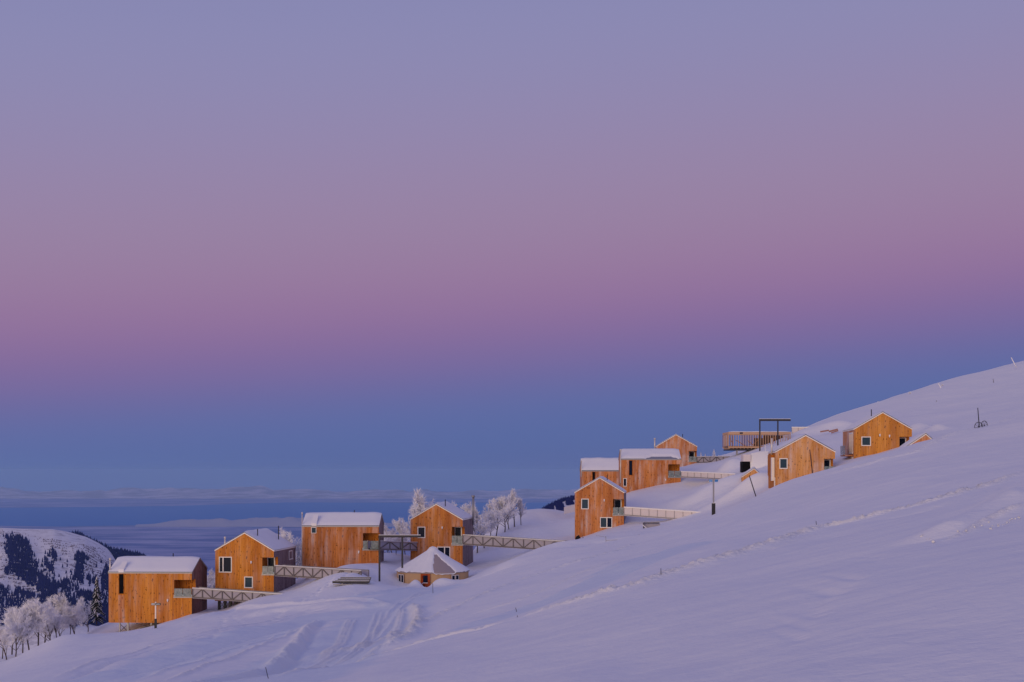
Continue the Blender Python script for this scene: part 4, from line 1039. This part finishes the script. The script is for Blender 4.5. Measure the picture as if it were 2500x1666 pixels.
# rocks
def rock(label, px, py, Y, r, squash):
    rr_ = random.Random(px); q = MB(); n, k = 12, 8; st = 0
    for j in range(k+1):
        for i in range(n):
            a, t = 2*math.pi*i/n, math.pi*j/k; g = r*(1+rr_.uniform(-.18,.18))
            q.v.append((g*math.sin(t)*math.cos(a), g*math.sin(t)*math.sin(a), g*math.cos(t)*squash + (.35*r if (t < .9 and math.cos(a) > .2) else 0)))
    for j in range(k):
        for i in range(n): q.f.append((j*n+i, j*n+(i+1) % n, (j+1)*n+(i+1) % n, (j+1)*n+i)); q.sm.append(True)
    o = q.build('rock', ROCK, None, at(px, py, Y)); tag(o, label, 'rock', 'dark rocks by the tall frosted cabin')
rock('big black lump of rock at the left foot of the tall frosted cabin', 1411, 1316, 186, .36, 1.0)
rock('small black rock just right of the bigger one at the tall frosted cabin', 1423, 1316, 184, .14, 1.1)
# dark doorway of buried service hut
p = at(1824, 1150, 200); s = 200/F; R = empty('service_hut', p); tag(R, 'snow-buried hut showing a pale wall above a black opening under the house skeleton', 'hut')
q = MB(); q.box((1815.5-1824)*s,(1834-1824)*s,.3,2.5,(1150-1127)*s,(1150-1110)*s); q.build('wall', PANEL, R)
q = MB(); q.box((1814-1824)*s,(1835-1824)*s,.6,2.6,-2.5,(1150-1127.2)*s); q.build('opening', VOID, R)
X = np.linspace((1833-1824)*s, (1905-1824)*s, 20); Yg = np.linspace(-.2, 5, 8); Xm, Ym = np.meshgrid(X, Yg); tX = (Xm-X[0])/(X[-1]-X[0])
Zm = (1150-1108)*s*(1-.02*tX)+ .4*np.sin(tX*2.5) - .0*Ym; Zm[0] = -1.6; Zm[-1] = -1; Zm[:,0] -= 1.0
grid_obj('roof_snow', Xm, Ym, Zm, RSNOW, R)
# planks dug out of the bank
p = at(2025, 1056, 224); R = empty('plank_stack', p); s = 224/F; tag(R, 'weathered reddish planks showing from the snow bank between the two right cabins', 'planks')
for a, e, h in (((2003,1054.5),(2024,1051),1.6),((2024,1054),(2046,1048.5),1.8),((2030,1057),(2047,1052),1.2)):
    q = MB(); q.bar(((a[0]-2025)*s,0,(1056-a[1])*s),((e[0]-2025)*s,.3,(1056-e[1])*s),.2,h*.14); q.build('plank', mat('old_plank', (.34,.17,.13), .8), R)

# snow chunks tumbled at right
ck = MB(); n, k = 7, 5; r5 = random.Random(9)
for j in range(k+1):
    for i in range(n):
        a, t = 2*math.pi*i/n, math.pi*j/k; g = 1+r5.uniform(-.15,.15); ck.v.append((g*math.sin(t)*math.cos(a), g*math.sin(t)*math.sin(a), g*math.cos(t)*.75))
for j in range(k):
    for i in range(n): ck.f.append((j*n+i, j*n+(i+1) % n, (j+1)*n+(i+1) % n, (j+1)*n+i)); ck.sm.append(True)
chunk = ck.build('snow_chunk', RSNOW)
CH = [(2253,1312,.065),(2278,1324,.06),(2263,1317,.022),(2270,1317,.02)]
for _ in range(46):
    t = r5.random(); sd = r5.choice((0, 1, 2)); a, e = [((2285,1302),(2385,1262)), ((2300,1320),(2500,1236)), ((2420,1290),(2500,1262))][sd]
    CH.append((a[0]+(e[0]-a[0])*t+r5.uniform(-8,8), a[1]+(e[1]-a[1])*t+r5.uniform(-5,5), r5.uniform(.016,.042)))
for i, (px, py, r) in enumerate(CH):
    o = chunk if i == 0 else chunk.copy()
    if i: COL.objects.link(o)
    p = hit(px, py); p.z = gz(p.x, p.y)+r*.2; o.location = p; o.scale = (r*(1.9 if i == 0 else r5.uniform(.9,1.5)), r, r); o.rotation_euler = (0,0,r5.uniform(-.4,.4))
    lab = ['flattened snow block lying farthest left of the snow debris at right', 'round snow block lying just ahead of the snow debris at right'][i] if i < 2 else 'small snow crumb among the debris trail at the right edge'
    tag(o, lab, 'snow chunk', 'snow debris at right')

# ------------------------------------------------------------------ frosted trees
FROST = mat('hoar_frost', (.80,.77,.80), .9, spec=.1)
nb = NB(FROST); q = nb.noise(3.0, detail=3); nb.L(nb.mix(nb.rng(q,.35,.65),(.84,.84,.90),(.93,.93,.96)), nb.b.inputs['Base Color'])
def aspen(seed, style='round'):
    r = random.Random(seed); tk = MB(); cr = MB()
    Hh = 1.0
    def rv(d, a):
        v = Vector((r.gauss(0,1), r.gauss(0,1), r.gauss(0,1))); v = (v-d*v.dot(d)).normalized(); return (d+v*math.tan(a)).normalized()
    def twigs(p, d, n, ln):
        for _ in range(n):
            e = rv(d, r.uniform(.3, 1.1)); e.z += .18; e.normalize(); L = ln*r.uniform(.5, 1.2); w = r.uniform(.006, .011)
            sd = e.cross(Vector((r.gauss(0,1), r.gauss(0,1), r.gauss(0,1)))).normalized()*w
            m_ = p+e*L*.5+sd*.4
            cr.poly([p-sd*.6, p+sd*.6, p+e*L+sd*.15])
            sd2 = e.cross(sd).normalized()*w
            cr.poly([p-sd2*.5, p+sd2*.5, p+e*L])
            e2 = rv(e, .7); cr.poly([m_-sd*.5, m_+sd*.5, m_+e2*L*.6])
    def grow(p, d, L, rad, lev):
        n = 4; pts = [p]; dd = d
        for k in range(n):
            dd = rv(dd, r.uniform(.02, .20)); dd.z += .05*(lev > 0); dd.normalize(); pts.append(pts[-1]+dd*L/n)
        rr = [rad*(1-.55*k/n) for k in range(n+1)]
        if lev <= 1: tk.tube(pts, rr, 5, False)
        elif lev == 2 and r.random() < .6: tk.tube(pts, rr, 3, False)
        else: cr.tube(pts, [max(x, .003) for x in rr], 3, False)
        if lev >= 2:
            for k in range(1, n+1): twigs(pts[k], dd, 2, .09)
        if lev < 3:
            m = {0: r.randint(8, 11), 1: r.randint(5, 6), 2: 3}[lev]
            for k in range(m):
                t = r.uniform(.24 if lev == 0 else .3, 1.0); i = min(int(t*n), n-1); q_ = pts[i].lerp(pts[i+1], t*n-i)
                ang = r.uniform(.45, .95) if style == 'round' else r.uniform(.25, .55)
                grow(q_, rv(dd, ang), L*(r.uniform(.36,.52) if lev == 0 else r.uniform(.45,.7))*(1.15-.35*t), rad*.42, lev+1)
            if lev > 0: grow(pts[-1], dd, L*.5, rad*.4, lev+1)
    grow(Vector((0,0,-.05)), Vector((0,0,1)), .82, .017, 0)
    zm = max(v[2] for v in cr.v); f_ = 1/zm
    for q in (tk, cr): q.v = [(x*f_, y*f_, z*f_) for x, y, z in q.v]
    return tk, cr
protos = []
for i, st in enumerate(('round','round','upright','upright','round')):
    tk, cr = aspen(40+i, st); E = empty('frosted_tree', (0,0,-500)); tk.build('trunk', BARK, E); cr.build('crown', FROST, E); protos.append(E)
TREES = []   # px, py_top, py_base, depth, proto, width factor, label, group
gL = 'frosted trees at the lower left'; gM = 'frosted trees behind the cabins'
lab_l = ['frosted tree with slim dark trunk, at the very left edge of the wood', 'slim frosted tree just inside the left edge of the wood', 'small frosted tree low in the left wood, third trunk from the edge', 'broad frosted tree with thick dark trunk at the front of the left wood',
 'broad frosted tree with the darkest forked trunk at the front of the left wood', 'pale frosted tree behind the dark forked trunk', 'round frosted crown left of the spruce in the left wood', 'tallest pointed frosted tree just left of the spruce', 'frosted tree filling the gap between spruce and leftmost cabin', 'low frosted tree at the crest, right end of the left wood',
 'thin frosted tree behind the broad ones, far back at left', 'far-back frosted crown over the left edge of the wood', 'far-back frosted crown between the two broad trees', 'frosted sapling before the wood at the crest']
for j, (px, t, b_, Y, k, w) in enumerate([(5,1508,1612,158,0,1.1),(18,1500,1618,152,2,1.2),(38,1490,1606,156,1,1.1),(73,1462,1600,158,0,1.15),(93,1462,1592,160,4,1.15),(122,1472,1585,166,1,1.1),(150,1470,1578,170,0,1.1),(185,1446,1555,172,2,1.5),(215,1458,1535,176,1,1.3),(170,1480,1562,168,4,1.3),
   (55,1478,1600,172,2,1.2),(28,1482,1600,176,4,1.2),(108,1466,1590,178,3,1.4),(140,1488,1575,164,3,1.3)]):
    TREES.append((px, t, b_, Y, k, w, lab_l[j], gL))
for row in [(508,1388,1450,182,0,1.5,'frosted tree squeezed between the leftmost and second cabins'), (522,1398,1450,184,1,1.2,'frosted crown touching the left wall of the second cabin'),
   (716,1300,1410,190,2,1.6,'tall frosted tree at the left corner of the tall-flue cabin'), (730,1292,1400,194,3,1.2,'frosted tree tucked against the left wall of the tall-flue cabin'),
   (946,1296,1364,192,1,1.5,'small dark-stemmed frosted tree behind the pale footbridge'), (957,1278,1362,196,3,1.2,'slender frosted tree between the tall-flue and tent cabins'), (990,1266,1362,196,2,1.3,'frosted tree hugging the left wall of the tent cabin'), (968,1310,1366,188,4,1.4,'low frosted bush-like tree beneath the pale footbridge'),
   (1052,1196,1330,205,3,1.2,'tallest frosted tree peeking over the roof of the tent cabin'), (1036,1225,1335,208,2,1.1,'frosted crown over the left roof edge of the tent cabin'), (1130,1226,1340,210,1,1.1,'frosted crown peeking over the right roof slope of the tent cabin'), 
   (1165,1246,1318,205,1,1.4,'low frosted tree right of the tent cabin chimney'), (1183,1226,1315,210,2,1.2,'narrow frosted tree second right of the tent cabin chimney'), (1196,1258,1308,212,4,1.3,'small frosted tree below the narrow one right of the tent cabin'), (1210,1222,1308,214,0,1.2,'frosted tree with straight pale trunk left of the great frosted clump'),
   (1232,1208,1300,220,1,1.2,'leaning frosted tree on the left side of the great frosted clump'), (1256,1194,1282,224,3,1.6,'tallest frosted tree crowning the clump on the skyline'), (1243,1214,1290,222,2,1.5,'frosted tree in the middle of the skyline clump'), (1272,1212,1280,226,2,1.5,'right-hand frosted tree of the skyline clump')]:
    TREES.append((*row, gM))
used = set()
for px, t, b_, Y, k, w, lab, grp in TREES:
    if k in used: o = copy_tree(protos[k])
    else: o = protos[k]; used.add(k)
    p = at(px, b_, Y); h = (b_-t)*Y/F; g = gz(p.x, p.y)
    if g < p.z and g > p.z-6: h += p.z-g; p.z = g
    o.location = p; sx = h*w*.95 if w < 1.3 else h*w*.8; o.scale = (sx, sx, h*1.04); o.rotation_euler = (0,0,rnd.uniform(0,6.28)); tag(o, lab, 'tree', grp)
# spruce
def spruce(seed):
    r = random.Random(seed); nd = MB(); sn = MB(); tk = MB(); tk.tube([(0,0,-.05),(0,0,.97)], [.016,.003], 6)
    for k in range(190):
        t = (k/190)**.85; z = .06+.92*t; L = .21*(1-t)**.8*r.uniform(.65,1.15)+.015; a = r.uniform(0, 6.28); d = Vector((math.cos(a), math.sin(a), -.28)); sd = Vector((-math.sin(a), math.cos(a), 0))
        p = Vector((0,0,z)); n = 4
        for j in range(n):
            q0 = p+d*L*j/n+Vector((0,0,-.02*j*j/9)); q1 = p+d*L*(j+1)/n+Vector((0,0,-.02*(j+1)**2/9)); w = .034*(1-t*.5)*r.uniform(.7,1.2)
            nd.poly([q0, q1+sd*w*.4, q0+sd*w-Vector((0,0,.014))]); nd.poly([q0, q0-sd*w-Vector((0,0,.014)), q1-sd*w*.4]); nd.poly([q0, q1, q1-Vector((0,0,.03))])
            if r.random() < .8: u = Vector((0,0,.010)); sn.poly([q0+u-sd*w*.45, q0+u+sd*w*.45, q1+u+sd*w*.25, q1+u-sd*w*.25])
    return tk, nd, sn
tk, nd, sn = spruce(8); p = at(236, 1520, 170); hS = (1520-1406)*170/F
E = empty('spruce', p); tag(E, 'dark spruce with snow-loaded boughs standing beside the leftmost cabin', 'tree'); tk.build('trunk', BARK, E); c_ = nd.build('crown', SPRUCE, E); sn.build('bough_snow', FROST, c_); E.scale = (hS*.82, hS*.82, hS)
# far white firs on the skyline right of the pink cabin
tk, nd, sn = spruce(9); W0 = None
for i, (px, t, b_, w, lab) in enumerate([(1711,1103,1128,.9,'tiny frosted fir right beside the hindmost pink cabin'), (1722,1107,1128,1.1,'tiny frosted fir on the skyline, second right of the pink cabin'), (1743,1096,1128,1.2,'tallest frosted fir on the skyline behind the dark-braced footbridge'), (1754,1110,1128,.9,'tiny frosted fir right of the tallest skyline one'), (1768,1108,1128,.8,'tiny frosted fir farthest right behind the dark-braced footbridge')]):
    if W0 is None:
        W0 = E = empty('frosted_fir', (0,0,0)); tk.build('trunk', BARK, E); nd.build('crown', FROST, E)
    else: E = copy_tree(W0)
    Y = 262; h = (b_-t+14)*Y/F; E.location = at(px, b_+14, Y); E.scale = (h*w, h*w, h); tag(E, lab, 'tree', 'frosted firs on the skyline')
# frosted scrub on the right skyline
sb = aspen(77, 'round'); S0 = None
for i, (px, py, hp, lab) in enumerate([(2222,962,9,'largest frosted shrub on the right skyline'), (2144,985,6,'low frosted shrub on the right skyline above the uppermost cabin roof'), (2301,940,7,'frosted shrub on the right skyline beside the leaning white pole'), (2184,973,4,'smallest frosted tuft on the right skyline'), (2044,1016,5,'frosted tuft at the left foot of the right skyline')]):
    if S0 is None:
        S0 = E = empty('frosted_shrub', (0,0,0)); sb[0].build('stems', BARK, E); sb[1].build('twigs', FROST, E)
    else: E = copy_tree(S0)
    p = at(px, py, 322); p.z = max(gz(p.x, p.y)-.25, p.z-.6); h = (hp+1)*322/F; E.location = p; E.scale = (h*1.2, h*1.2, h); tag(E, lab, 'shrub', 'frosted shrubs on the skyline')

# ------------------------------------------------------------------ haze
hm = bpy.data.materials.new('haze_air'); hm.use_nodes = True; t = hm.node_tree; t.nodes.clear()
vo = t.nodes.new('ShaderNodeVolumePrincipled'); vo.inputs['Color'].default_value = (.47,.74,1.0,1); vo.inputs['Density'].default_value = 1.6e-5; vo.inputs['Anisotropy'].default_value = 0.0
ou = t.nodes.new('ShaderNodeOutputMaterial'); t.links.new(vo.outputs[0], ou.inputs['Volume'])
q = MB(); q.box(-88000, 88000, -250, 75000, -H-40, 75); tag(q.build('haze', hm), kind='stuff')
